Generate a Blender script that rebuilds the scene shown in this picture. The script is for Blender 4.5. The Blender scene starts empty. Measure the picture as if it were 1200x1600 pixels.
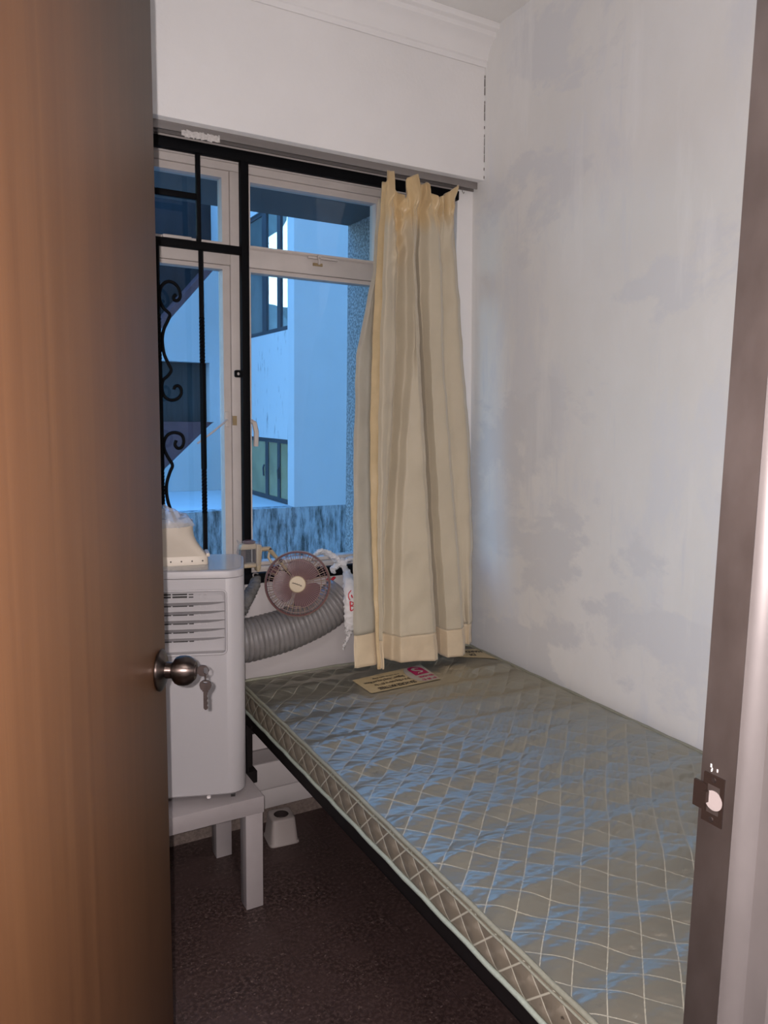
import bpy, bmesh, math, random
import numpy as np
from mathutils import Vector, Matrix
C = bpy.context.scene
COL = C.collection
PI = math.pi
rnd = random.Random(7)

# ------------------------------------------------------------------ camera, sky, lights, exposure
cam_d = bpy.data.cameras.new('camera'); cam = bpy.data.objects.new('camera', cam_d); COL.objects.link(cam)
CR = ((0.873, -0.488, 0.015), (-0.050, -0.119, -0.992), (0.486, 0.865, -0.128))   # right, down, forward
r_, d_, f_ = [Vector(v).normalized() for v in CR]
rot = Matrix((r_, -d_, -f_)).transposed()
cam.matrix_world = Matrix.Translation((0, 0, 1.40)) @ rot.to_4x4()
cam_d.sensor_fit = 'VERTICAL'; cam_d.sensor_height = 24.0
cam_d.lens = 1185.1 / 1600 * 24.0
cam_d.clip_start = 0.02; cam_d.clip_end = 200
C.camera = cam

world = bpy.data.worlds.new('dusk_sky'); C.world = world; world.use_nodes = True
wt = world.node_tree; bg = wt.nodes['Background']
tc = wt.nodes.new('ShaderNodeTexCoord'); sp = wt.nodes.new('ShaderNodeSeparateXYZ'); rp = wt.nodes.new('ShaderNodeValToRGB')
wt.links.new(tc.outputs['Generated'], sp.inputs[0]); mr_ = wt.nodes.new('ShaderNodeMapRange'); mr_.inputs['From Min'].default_value = -1.0; wt.links.new(sp.outputs['Z'], mr_.inputs[0]); wt.links.new(mr_.outputs[0], rp.inputs[0])
e = rp.color_ramp.elements
e[0].position = 0.0; e[0].color = (0.02, 0.03, 0.04, 1)
e[1].position = 1.0; e[1].color = (0.10, 0.36, 0.92, 1)
for p_, c_ in ((0.49, (0.03, 0.05, 0.08)), (0.505, (0.62, 0.90, 1.0)), (0.60, (0.50, 0.80, 1.0)), (0.70, (0.14, 0.44, 1.0))):
    m_ = e.new(p_); m_.color = (*c_, 1)
wt.links.new(rp.outputs[0], bg.inputs['Color']); bg.inputs['Strength'].default_value = 4.5

def lamp(name, kind, loc, power, color, **kw):
    l = bpy.data.lights.new(name, kind); l.energy = power; l.color = color
    for k, v in kw.items(): setattr(l, k, v)
    o = bpy.data.objects.new(name, l); COL.objects.link(o); o.location = loc
    return o
# the phone's own flash, a centimetre left of and above its lens
fl = lamp('flash_light', 'POINT', Vector((0, 0, 1.40)) - r_ * 0.013 - d_ * 0.006, 101, (1.0, 0.90, 0.875), shadow_soft_size=0.003)
# added ambient fill over the unseen hallway, evening out the room light
hl = lamp('hallway_fill_light', 'AREA', (0.25, -0.55, 2.48), 18, (1.0, 0.92, 0.86), shape='DISK', size=0.34)

C.view_settings.view_transform = 'Standard'; C.view_settings.look = 'None'
C.view_settings.exposure = 0.0; C.view_settings.gamma = 1.0; C.view_settings.use_curve_mapping = False

# ------------------------------------------------------------------ helpers
def link(name, me, mat, parent=None):
    o = bpy.data.objects.new(name, me); COL.objects.link(o)
    if mat is not None:
        for m in (mat if isinstance(mat, (list, tuple)) else [mat]): me.materials.append(m)
    if parent is not None:
        o.parent = parent
        M = world_of(parent)
        me.transform(M.inverted())
    return o
def world_of(o):
    M = Matrix.LocRotScale(o.location, o.rotation_euler, None)
    return (world_of(o.parent) @ M) if o.parent else M
def smooth(me, ang=None):
    me.polygons.foreach_set('use_smooth', [True] * len(me.polygons))
    if ang is not None and hasattr(me, 'set_sharp_from_angle'): me.set_sharp_from_angle(angle=math.radians(ang))
class MB:
    def __init__(s): s.v = []; s.f = []
    def add(s, v, f):
        n = len(s.v); s.v += [tuple(p) for p in v]; s.f += [tuple(i + n for i in q) for q in f]; return s
    def box(s, x0, x1, y0, y1, z0, z1, M=None):
        v = [Vector((x, y, z)) for z in (z0, z1) for y in (y0, y1) for x in (x0, x1)]
        if M is not None: v = [M @ p for p in v]
        return s.add(v, [(0, 2, 3, 1), (4, 5, 7, 6), (0, 1, 5, 4), (2, 6, 7, 3), (0, 4, 6, 2), (1, 3, 7, 5)])
    def prism(s, poly, axis, a, b, M=None):
        """poly of 2D points extruded along axis ('x','y','z') from a to b"""
        def P(p, t):
            q = {'z': (p[0], p[1], t), 'y': (p[0], t, p[1]), 'x': (t, p[0], p[1])}[axis]
            return M @ Vector(q) if M is not None else q
        n = len(poly); v = [P(p, a) for p in poly] + [P(p, b) for p in poly]
        f = [tuple(range(n))[::-1], tuple(range(n, 2 * n))] + [(i, (i + 1) % n, n + (i + 1) % n, n + i) for i in range(n)]
        return s.add(v, f)
    def tube(s, pts, r, n=8, caps=True, rr=None, flat=1.0, up=None):
        pts = [Vector(p) for p in pts]; k = len(pts)
        prev = None; v = []
        for i, p in enumerate(pts):
            t = (pts[min(i + 1, k - 1)] - pts[max(i - 1, 0)]).normalized()
            if prev is None:
                a = Vector(up) if up is not None else (Vector((0, 0, 1)) if abs(t.z) < .9 else Vector((0, 1, 0)))
                nx = t.cross(a).normalized()
            else: nx = (prev - t * prev.dot(t)).normalized()
            prev = nx; ny = t.cross(nx)
            R = rr[i] if rr is not None else r
            for j in range(n):
                q = 2 * PI * j / n
                v.append(p + nx * math.cos(q) * R + ny * math.sin(q) * R * flat)
        f = [(i * n + j, i * n + (j + 1) % n, (i + 1) * n + (j + 1) % n, (i + 1) * n + j) for i in range(k - 1) for j in range(n)]
        if caps: f += [tuple(range(n))[::-1], tuple(range((k - 1) * n, k * n))]
        return s.add(v, f)
    def lathe(s, prof, O, ax, n=32, caps=True):
        """prof: (s, r) along axis ax from O"""
        O = Vector(O); ax = Vector(ax).normalized()
        a = Vector((0, 0, 1)) if abs(ax.z) < .9 else Vector((1, 0, 0))
        e1 = ax.cross(a).normalized(); e2 = ax.cross(e1)
        v = []; k = len(prof)
        for t, r in prof:
            for j in range(n):
                q = 2 * PI * j / n; v.append(O + ax * t + (e1 * math.cos(q) + e2 * math.sin(q)) * max(r, 1e-5))
        f = [(i * n + j, i * n + (j + 1) % n, (i + 1) * n + (j + 1) % n, (i + 1) * n + j) for i in range(k - 1) for j in range(n)]
        if caps: f += [tuple(range(n))[::-1], tuple(range((k - 1) * n, k * n))]
        return s.add(v, f)
    def build(s, name, mat, parent=None, bevel=0, seg=2, sm=None, label=None):
        me = bpy.data.meshes.new(name); me.from_pydata([tuple(p) for p in s.v], [], s.f)
        bm = bmesh.new(); bm.from_mesh(me); bmesh.ops.recalc_face_normals(bm, faces=bm.faces)
        if bevel:
            ed = [g for g in bm.edges if len(g.link_faces) == 2 and g.calc_face_angle(0) > .6]
            bmesh.ops.bevel(bm, geom=ed, offset=bevel, segments=seg, profile=.5, affect='EDGES', clamp_overlap=True)
        bm.to_mesh(me); bm.free()
        if sm is not None: smooth(me, sm)
        elif bevel: smooth(me, 40)
        o = link(name, me, mat, parent)
        if label: o['label'] = label
        return o
def tag(o, label, cat, group=None, kind=None):
    o['label'] = label
    if cat: o['category'] = cat
    if group: o['group'] = group
    if kind: o['kind'] = kind
    return o
def thing(name, loc, label, cat, rz=0, group=None):
    o = bpy.data.objects.new(name, None); COL.objects.link(o); o.location = loc; o.rotation_euler = (0, 0, rz)
    o.empty_display_size = .05
    return tag(o, label, cat, group)
def struct(o, label=None):
    o['kind'] = 'structure'
    if label: o['label'] = label
    return o
def sroot(name, loc=(0, 0, 0), label=None):
    o = bpy.data.objects.new(name, None); COL.objects.link(o); o.location = loc; return struct(o, label)
def catmull(pts, n=6):
    pts = [np.array(p, float) for p in pts]; out = []
    for i in range(len(pts) - 1):
        p0, p1, p2, p3 = pts[max(i - 1, 0)], pts[i], pts[i + 1], pts[min(i + 2, len(pts) - 1)]
        for k in range(n):
            t = k / n
            out.append(.5 * (2 * p1 + (p2 - p0) * t + (2 * p0 - 5 * p1 + 4 * p2 - p3) * t * t + (3 * p1 - p0 - 3 * p2 + p3) * t ** 3))
    out.append(pts[-1]); return out
def text_mesh(txt, size, bold=0.0, align='CENTER'):
    c = bpy.data.curves.new('txt', 'FONT'); c.body = txt; c.size = size; c.align_x = align; c.align_y = 'CENTER'; c.offset = bold
    o = bpy.data.objects.new('txt', c); COL.objects.link(o)
    bpy.context.view_layer.update()
    me = bpy.data.meshes.new_from_object(o.evaluated_get(bpy.context.evaluated_depsgraph_get()))
    bpy.data.objects.remove(o); return me

# ------------------------------------------------------------------ materials
def new_mat(name):
    m = bpy.data.materials.new(name); m.use_nodes = True
    return m, m.node_tree.nodes, m.node_tree.links, m.node_tree.nodes['Principled BSDF']
def mat(name, col, rough=.5, metal=0, var=0.0, vscale=8, bump=0.0, bscale=60, spec=.5, stretch=(1, 1, 1), coat=0, sheen=0, trans=0, rvar=0):
    m, N, L, b = new_mat(name)
    b.inputs['Base Color'].default_value = (*col, 1); b.inputs['Roughness'].default_value = rough
    b.inputs['Metallic'].default_value = metal; b.inputs['Specular IOR Level'].default_value = spec
    b.inputs['Coat Weight'].default_value = coat; b.inputs['Coat Roughness'].default_value = .15
    b.inputs['Sheen Weight'].default_value = sheen; b.inputs['Transmission Weight'].default_value = trans
    if var or bump:
        t = N.new('ShaderNodeTexCoord'); mp = N.new('ShaderNodeMapping'); mp.inputs['Scale'].default_value = stretch
        L.new(t.outputs['Object'], mp.inputs[0])
    if var:
        n = N.new('ShaderNodeTexNoise'); n.inputs['Scale'].default_value = vscale; n.inputs['Detail'].default_value = 5; n.inputs['Roughness'].default_value = .6
        L.new(mp.outputs[0], n.inputs['Vector'])
        r = N.new('ShaderNodeValToRGB'); r.color_ramp.elements[0].position = .3; r.color_ramp.elements[1].position = .7
        r.color_ramp.elements[0].color = (*[c * (1 - var) for c in col], 1); r.color_ramp.elements[1].color = (*[min(c * (1 + var), 1) for c in col], 1)
        L.new(n.outputs[0], r.inputs[0]); L.new(r.outputs[0], b.inputs['Base Color'])
        if rvar:
            q = N.new('ShaderNodeMapRange'); q.inputs['To Min'].default_value = rough - rvar; q.inputs['To Max'].default_value = rough + rvar
            L.new(n.outputs[0], q.inputs[0]); L.new(q.outputs[0], b.inputs['Roughness'])
    if bump:
        n2 = N.new('ShaderNodeTexNoise'); n2.inputs['Scale'].default_value = bscale; n2.inputs['Detail'].default_value = 4
        L.new(mp.outputs[0], n2.inputs['Vector'])
        bp = N.new('ShaderNodeBump'); bp.inputs['Strength'].default_value = bump; bp.inputs['Distance'].default_value = .004
        L.new(n2.outputs[0], bp.inputs['Height']); L.new(bp.outputs[0], b.inputs['Normal'])
    return m
def mixrgb(N, L, fac, a, b, blend='MIX'):
    x = N.new('ShaderNodeMix'); x.data_type = 'RGBA'; x.blend_type = blend
    for s, v in ((0, fac), (6, a), (7, b)):
        if hasattr(v, 'links'): L.new(v, x.inputs[s])
        elif s == 0: x.inputs[0].default_value = v
        else: x.inputs[s].default_value = (*v, 1)
    return x.outputs[2]
def ramp(N, L, src, p0, p1, c0=(0, 0, 0), c1=(1, 1, 1)):
    r = N.new('ShaderNodeValToRGB'); r.color_ramp.elements[0].position = p0; r.color_ramp.elements[1].position = p1
    r.color_ramp.elements[0].color = (*c0, 1); r.color_ramp.elements[1].color = (*c1, 1); L.new(src, r.inputs[0]); return r.outputs[0]
def noise(N, L, scale, stretch=(1, 1, 1), detail=5, rough=.6, dist=0, rotz=None):
    t = N.new('ShaderNodeTexCoord'); mp = N.new('ShaderNodeMapping'); mp.inputs['Scale'].default_value = stretch
    if rotz: mp.inputs['Rotation'].default_value = rotz
    L.new(t.outputs['Object'], mp.inputs[0])
    n = N.new('ShaderNodeTexNoise'); n.inputs['Scale'].default_value = scale; n.inputs['Detail'].default_value = detail
    n.inputs['Roughness'].default_value = rough; n.inputs['Distortion'].default_value = dist
    L.new(mp.outputs[0], n.inputs['Vector']); return n.outputs[0]

M_white = mat('white_paint_wall', (.83, .815, .81), .75, var=.03, vscale=3, bump=.15, bscale=90)
M_ceil = mat('ceiling_paint', (.78, .77, .75), .8, var=.04, vscale=4, bump=.15)
M_hall = mat('hallway_paint', (.70, .68, .68), .7, var=.03, vscale=4)
# patchy skim-coated plaster of the right wall
m, N, L, b = new_mat('patchy_plaster'); M_plaster = m
base = mixrgb(N, L, ramp(N, L, noise(N, L, 1.6, (1, 1.2, .7), 6, .62), .35, .65), (0.760, 0.753, 0.734), (0.832, 0.827, 0.817))
p1 = ramp(N, L, noise(N, L, 2.6, (1, 1.5, .62), 9, .66, .2), .50, .60)
base = mixrgb(N, L, p1, base, (0.747, 0.753, 0.769))
p2 = ramp(N, L, noise(N, L, 1.9, (1, .9, 1.5), 9, .62, .2, (.6, 0, 0)), .54, .585)
base = mixrgb(N, L, p2, base, (0.715, 0.720, 0.734))
p3 = ramp(N, L, noise(N, L, 4.2, (1, 1.9, .30), 7, .6), .58, .80)
base = mixrgb(N, L, p3, base, (0.852, 0.847, 0.838))
p4 = ramp(N, L, noise(N, L, 7.0, (1, 1.9, .22), 8, .62), .60, .70)
base = mixrgb(N, L, p4, base, (0.734, 0.740, 0.755))
L.new(base, b.inputs['Base Color']); b.inputs['Roughness'].default_value = .78
bp = N.new('ShaderNodeBump'); bp.inputs['Strength'].default_value = .22; bp.inputs['Distance'].default_value = .004
L.new(noise(N, L, 14, (1, 1.2, .5), 6), bp.inputs['Height']); L.new(bp.outputs[0], b.inputs['Normal'])
# dark terrazzo
m, N, L, b = new_mat('terrazzo'); M_terr = m
v1 = ramp(N, L, noise(N, L, 95, detail=3), .44, .62)
c1 = mixrgb(N, L, v1, (.024, .013, .012), (.080, .052, .048))
v2 = ramp(N, L, noise(N, L, 75, detail=2), .63, .70)
c1 = mixrgb(N, L, v2, c1, (.17, .125, .11))
v3 = ramp(N, L, noise(N, L, 6, detail=5), .35, .7)
c1 = mixrgb(N, L, v3, c1, (.055, .033, .031))
L.new(c1, b.inputs['Base Color']); b.inputs['Roughness'].default_value = .5
M_grout = mat('floor_joint', (.03, .02, .018), .8)
M_skirt = mat('terrazzo_skirting', (.16, .125, .11), .6, var=.35, vscale=120)
# wood laminate of the door
m, N, L, b = new_mat('door_laminate'); M_door = m
g1 = noise(N, L, 5, (9, 9, .22), 6, .6, .3); g2 = noise(N, L, 26, (9, 9, .10), 4, .6)
c = mixrgb(N, L, ramp(N, L, g1, .30, .70), (.074, .032, .014), (.108, .050, .022))
c = mixrgb(N, L, ramp(N, L, g2, .42, .72), c, (.085, .038, .017))
L.new(c, b.inputs['Base Color']); b.inputs['Roughness'].default_value = .42; b.inputs['Specular IOR Level'].default_value = .4
M_bronze = mat('bronze_frame_paint', (.30, .268, .262), .44, metal=1.0, var=.18, vscale=10, stretch=(1, 1, .5), spec=.55, rvar=.07)
M_stop = mat('worn_bronze_frame', (.17, .155, .155), .36, metal=.6, var=.12, vscale=7, stretch=(1, 1, .5), rvar=.06)
M_strike = mat('dark_metal', (.035, .022, .018), .45, metal=.6)
M_lite = mat('pale_hole_lining', (.8, .74, .74), .6)
M_latch = mat('pale_latch_hole', (.24, .205, .20), .7, spec=.2)
M_steel = mat('brushed_steel', (.105, .083, .076), .34, metal=1.0)
tn = M_steel.node_tree.nodes.new('ShaderNodeTangent'); tn.direction_type = 'RADIAL'; tn.axis = 'Y'
M_steel.node_tree.links.new(tn.outputs[0], M_steel.node_tree.nodes['Principled BSDF'].inputs['Tangent'])
M_steel.node_tree.nodes['Principled BSDF'].inputs['Anisotropic'].default_value = .8; M_steel.node_tree.nodes['Principled BSDF'].inputs['Anisotropic Rotation'].default_value = .25
M_key = mat('tarnished_key_brass', (.055, .042, .040), .45, metal=.8, var=.2, vscale=90)
M_black = mat('black_painted_iron', (.0025, .0025, .0035), .65, spec=.10)
M_frame = mat('window_frame_paint', (.50, .455, .43), .5, var=.06, vscale=12, bump=.12, bscale=50)
M_brass = mat('dull_brass', (.36, .27, .15), .5, metal=.5)
M_alu = mat('track_aluminium', (.30, .275, .265), .4, metal=.7)
M_tape = mat('frayed_tape', (.55, .52, .50), .7, var=.2, vscale=120)
M_acw = mat('air_conditioner_plastic', (.375, .358, .37), .45, bump=.05, bscale=400)
M_acd = mat('dark_slot_plastic', (.02, .018, .017), .7)  # near-black colour of the vent's intake slots
M_gloss = mat('glossy_top_panel', (.36, .36, .37), .12, spec=.6)
M_table = mat('white_foil_table', (.31, .28, .285), .45, var=.03, vscale=20)
M_wheel = mat('black_caster', (.02, .018, .018), .5)
M_noz = mat('cream_plastic', (.50, .44, .37), .45, var=.03)
M_hole = mat('screw_hole', (.05, .04, .04), .8)
M_hose = mat('grey_corrugated_plastic', (.165, .155, .155), .42, var=.08, vscale=20)
M_sleeve = mat('dusty_grey_fabric', (.10, .096, .092), .85, var=.25, vscale=25, bump=.4, bscale=60)
M_fanp = mat('maroon_fan_plastic', (.085, .036, .046), .35)
M_fanr = mat('maroon_fan_rim', (.13, .062, .062), .4)
M_fanc = mat('yellowed_cream_plastic', (.42, .335, .22), .45)
M_fanx = mat('fan_cage_wire', (.26, .165, .155), .45)
M_ink = mat('black_ink', (.015, .012, .012), .6)
M_bag = mat('white_carrier_bag', (.80, .78, .78), .42, var=.04, vscale=30, bump=.5, bscale=35)
M_red = mat('red_print', (.55, .03, .05), .5)
M_pot = mat('grey_plastic_pot', (.28, .245, .235), .5)
M_pothole = mat('dark_pot_hole', (.02, .012, .012), .9)  # shade inside the pot's hole painted as near-black
M_pip = mat('piping_ribbon', (.24, .24, .19), .5, var=.1, vscale=200)
M_piplow = mat('pale_piping_ribbon', (.32, .36, .31), .5, var=.1, vscale=200)
M_lab = mat('cream_label', (.47, .375, .215), .5, var=.04, vscale=40)
M_labw = mat('white_label_panel', (.40, .365, .32), .5)
M_mag = mat('magenta_print', (.36, .006, .08), .5)
M_lining = mat('curtain_lining', (.58, .54, .45), .6, var=.05, vscale=20, bump=.3, bscale=14, stretch=(1, 1, .6))
M_hem = mat('satin_hem', (.54, .41, .23), .5, var=.07, vscale=25, sheen=.2, bump=.2, bscale=30)
M_cur = mat('cream_satin', (.52, .455, .34), .55, var=.05, vscale=6, sheen=.3, spec=.35, bump=.45, bscale=22, stretch=(1, 1, .8))
N, L = M_cur.node_tree.nodes, M_cur.node_tree.links; b = N['Principled BSDF']       # heading and crumpled fold tinted yellower, with lower roughness
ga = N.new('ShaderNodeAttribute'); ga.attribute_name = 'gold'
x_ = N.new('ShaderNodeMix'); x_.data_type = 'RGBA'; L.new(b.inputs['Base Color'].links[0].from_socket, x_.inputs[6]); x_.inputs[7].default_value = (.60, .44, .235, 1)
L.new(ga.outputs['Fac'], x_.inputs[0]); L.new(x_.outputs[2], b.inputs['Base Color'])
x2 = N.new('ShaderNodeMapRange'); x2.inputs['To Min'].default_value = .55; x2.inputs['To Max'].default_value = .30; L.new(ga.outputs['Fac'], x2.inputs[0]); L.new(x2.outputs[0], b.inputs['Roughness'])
M_cur2 = mat('cream_satin_hem_band', (.60, .49, .34), .5, var=.06, vscale=16, sheen=.3, bump=.4, bscale=26)
def translucent(m, w):
    N, L = m.node_tree.nodes, m.node_tree.links; b = N['Principled BSDF']
    t = N.new('ShaderNodeBsdfTranslucent'); t.inputs[0].default_value = b.inputs['Base Color'].default_value
    if b.inputs['Base Color'].links: L.new(b.inputs['Base Color'].links[0].from_socket, t.inputs[0])
    mx = N.new('ShaderNodeMixShader'); mx.inputs[0].default_value = w
    L.new(b.outputs[0], mx.inputs[1]); L.new(t.outputs[0], mx.inputs[2]); L.new(mx.outputs[0], N['Material Output'].inputs[0])
translucent(M_lining, .35); translucent(M_bag, .3)
def glass(name, tint=(.9, .95, .97), refl=1.0):
    m, N, L, b = new_mat(name); N.remove(b); out = N['Material Output']
    t = N.new('ShaderNodeBsdfTransparent'); t.inputs[0].default_value = (*tint, 1)
    g = N.new('ShaderNodeBsdfGlossy'); g.inputs['Roughness'].default_value = .02
    fr = N.new('ShaderNodeFresnel'); ge = N.new('ShaderNodeNewGeometry'); io = N.new('ShaderNodeMapRange')   # thin pane: same index on both faces
    io.inputs['To Min'].default_value = 1.45; io.inputs['To Max'].default_value = 1 / 1.45
    L.new(ge.outputs['Backfacing'], io.inputs[0]); L.new(io.outputs[0], fr.inputs[0])
    mx = N.new('ShaderNodeMixShader'); L.new(fr.outputs[0], mx.inputs[0]); L.new(t.outputs[0], mx.inputs[1]); L.new(g.outputs[0], mx.inputs[2])
    L.new(mx.outputs[0], out.inputs[0]); return m
M_glass = glass('window_glass')
m, N, L, b = new_mat('crinkled_clear_film'); M_film = m
tr = N.new('ShaderNodeBsdfTransparent'); tr.inputs[0].default_value = (.93, .94, .96, 1); mx = N.new('ShaderNodeMixShader'); mx.inputs[0].default_value = .38
b.inputs['Base Color'].default_value = (.62, .63, .68, 1); b.inputs['Roughness'].default_value = .18
L.new(tr.outputs[0], mx.inputs[1]); L.new(b.outputs[0], mx.inputs[2]); L.new(mx.outputs[0], N['Material Output'].inputs[0])
M_poly = m.copy(); M_poly.name = 'clear_polythene'; M_poly.node_tree.nodes['Mix Shader'].inputs[0].default_value = .12
M_ext = mat('outside_white_render', (.56, .59, .60), .85, var=.06, vscale=1.2)
M_exts = None
m, N, L, b = new_mat('stained_render'); M_exts = m
st = ramp(N, L, noise(N, L, 9, (2.2, 2.2, .42), 9, .74), .43, .60)
t = N.new('ShaderNodeTexCoord'); s3 = N.new('ShaderNodeSeparateXYZ'); L.new(t.outputs['Object'], s3.inputs[0])
gr = N.new('ShaderNodeMapRange'); gr.inputs['From Min'].default_value = .30; gr.inputs['From Max'].default_value = .64; L.new(s3.outputs['Z'], gr.inputs[0])
mu = N.new('ShaderNodeMath'); mu.operation = 'MULTIPLY'; L.new(st, mu.inputs[0]); L.new(gr.outputs[0], mu.inputs[1])
L.new(mixrgb(N, L, mu.outputs[0], (.42, .44, .45), (.07, .075, .07)), b.inputs['Base Color']); b.inputs['Roughness'].default_value = .9
m, N, L, b = new_mat('spotted_render'); M_extb = m
st = ramp(N, L, noise(N, L, 11, (1, 1.8, .35), 8, .72), .59, .66)
L.new(mixrgb(N, L, st, (.58, .61, .62), (.18, .19, .20)), b.inputs['Base Color']); b.inputs['Roughness'].default_value = .9
m, N, L, b = new_mat('pebble_dash'); M_peb = m
st = ramp(N, L, noise(N, L, 95, detail=2), .40, .62)
L.new(mixrgb(N, L, st, (.13, .14, .145), (.34, .36, .365)), b.inputs['Base Color']); b.inputs['Roughness'].default_value = .95
M_can = mat('canopy_concrete', (.11, .115, .115), .9, var=.08, vscale=4)
M_mar = mat('maroon_paint', (.125, .060, .068), .7, var=.15, vscale=9)
M_dark = mat('dark_stair_interior', (.016, .018, .022), .9, var=.4, vscale=6, stretch=(3, 3, .4))  # near-black colour stands for the shade inside the stairwell
M_shut = mat('dark_metal_shutter', (.028, .034, .036), .7, var=.4, vscale=14, stretch=(4, 4, .2))
M_dfr = mat('dark_window_frame', (.035, .045, .055), .6)
M_green = mat('greenish_pane', (.27, .26, .14), .25, var=.25, vscale=3)
M_grey = mat('grey_green_concrete', (.30, .34, .31), .9, var=.2, vscale=6)
M_ground = mat('courtyard_concrete', (.3, .3, .3), .9)

# ------------------------------------------------------------------ room shell
YB, XL = 2.345, -0.35
def box(name, mt, x0, x1, y0, y1, z0, z1, parent=None, bevel=0, label=None):
    return MB().box(x0, x1, y0, y1, z0, z1).build(name, mt, parent, bevel=bevel, label=label)
fl_o = struct(box('floor', M_grout, XL - .1, 1.85, .36, 2.5, -.10, -.0015), 'dark brown terrazzo floor of the small bedroom')
tile_me = None; S = .30; x0t, y0t = .692 - 4 * S, 1.784 - 5 * S
for i in range(9):
    for j in range(8):
        xa, ya = x0t + i * S, y0t + j * S
        xb, yb = xa + S - .0012, ya + S - .0012
        xa, xb = max(xa, XL), min(xb, 1.74); ya, yb = max(ya, .37), min(yb, YB - .012)
        if xb - xa > .01 and yb - ya > .01: box('floor_tile', M_terr, xa, xb, ya, yb, -.008, 0, fl_o)
struct(box('ceiling', M_ceil, XL - .1, 1.9, .30, 2.65, 2.70, 2.80), 'pale painted ceiling')
# right wall leans a little
def rw(y, z): return 1.708 + (y - 2.335) * .022 - (z - .53) * .026
v = []
for y, z in ((.30, -.1), (2.6, -.1), (2.6, 2.75), (.30, 2.75)): v.append((rw(y, z), y, z))
for y, z in ((.30, -.1), (2.6, -.1), (2.6, 2.75), (.30, 2.75)): v.append((1.95, y, z))
wr = MB().add(v, [(0, 1, 2, 3), (7, 6, 5, 4), (0, 4, 5, 1), (1, 5, 6, 2), (2, 6, 7, 3), (3, 7, 4, 0)]).build('wall_right', M_plaster)
struct(wr, 'patchy grey-white skim-coated wall beside the bed')
struct(box('wall_left', M_white, XL - .1, XL, .36, 2.55, -.1, 2.75), 'white wall behind the door')
WX0, WX1 = -.30, 1.60
M_low = mat('dull_white_low_wall', (.50, .465, .465), .7, var=.03, vscale=5)  # darker white for the wall and boards below the sill
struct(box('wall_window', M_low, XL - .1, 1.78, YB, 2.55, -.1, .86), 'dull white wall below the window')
mb = MB().box(XL - .1, WX0, YB, 2.55, .86, 2.22).box(WX1, 1.78, YB, 2.55, .86, 2.22)
struct(mb.build('wall_back', M_white), 'white wall beside the window')
struct(box('trim_1', M_white, XL, 1.72, 2.275, 2.55, 2.22, 2.75, bevel=.004), 'white beam above the window')
jg = MB()
for k in range(13):
    z0_ = 2.226 + k * .0275; jg.box(rw(2.274, z0_) - .0022 - rnd.uniform(0, .0012), rw(2.274, z0_) + .001, 2.2738, 2.2765, z0_, z0_ + .0255 * rnd.choice((.35, .8, 1)))
jo = jg.build('plaster_crack', mat('crack_dark', (.10, .085, .075), .9), wr); jo['kind'] = 'stuff'
prof = [(2.275, 2.588), (2.268, 2.588), (2.266, 2.603), (2.258, 2.606), (2.254, 2.628), (2.240, 2.648), (2.222, 2.660), (2.214, 2.664), (2.212, 2.678), (2.196, 2.682), (2.192, 2.70), (2.275, 2.70)]
struct(MB().prism(prof, 'x', XL, 1.665).build('trim_2', M_white, bevel=.002), 'moulded plaster cornice on the beam')
struct(box('baseboard_back', M_skirt, XL, 1.70, 2.330, YB, 0, .049), 'terrazzo skirting below the window wall')
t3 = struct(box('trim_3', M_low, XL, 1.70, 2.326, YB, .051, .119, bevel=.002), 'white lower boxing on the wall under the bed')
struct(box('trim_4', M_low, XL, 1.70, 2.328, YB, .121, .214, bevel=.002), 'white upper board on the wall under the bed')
struct(box('trim_5', mat('grey_ledge_shade', (.25, .225, .225), .6), XL, 1.70, 2.332, YB, .216, .262, bevel=.002), 'grey strip painted for the dimmer ledge top under the bed')  # grazing light on the ledge top painted in as grey
# front wall with the doorway and the hallway behind the photographer
XJ = .604; DH = 2.06
mb = MB().box(-1.6, -.15, .365, .45, -.1, 2.75).box(XJ + .05, 2.0, .365, .4488, -.1, 2.75).box(-.15, XJ + .05, .365, .45, DH + .05, 2.75)
struct(mb.build('wall_front', M_hall), 'wall with the doorway')
mb = MB().box(-1.7, -1.6, -1.5, .45, -.1, 2.75).box(2.0, 2.1, -1.5, .45, -.1, 2.75).box(-1.7, 2.1, -1.6, -1.5, -.1, 2.75)
struct(mb.build('wall_hallway', M_hall), 'hallway walls behind the photographer')
struct(box('floor_hallway', M_terr, -1.7, 2.1, -1.6, .36, -.1, 0), 'hallway floor')
struct(box('ceiling_hallway', M_ceil, -1.7, 2.1, -1.6, .45, 2.70, 2.80), 'hallway ceiling')
hallfit = thing('hall_fill_lamp', (.25, -.55, 2.70), 'added round white fill lamp on the unseen hallway ceiling', 'lamp')  # invented fixture that houses the added fill light
MB().lathe([(0, .10), (.03, .10), (.05, .20), (.18, .20), (.18, .175), (.06, .17)], (.25, -.55, 2.70), (0, 0, -1), 32).build('fill_lamp_shade', M_lite, hallfit)

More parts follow.
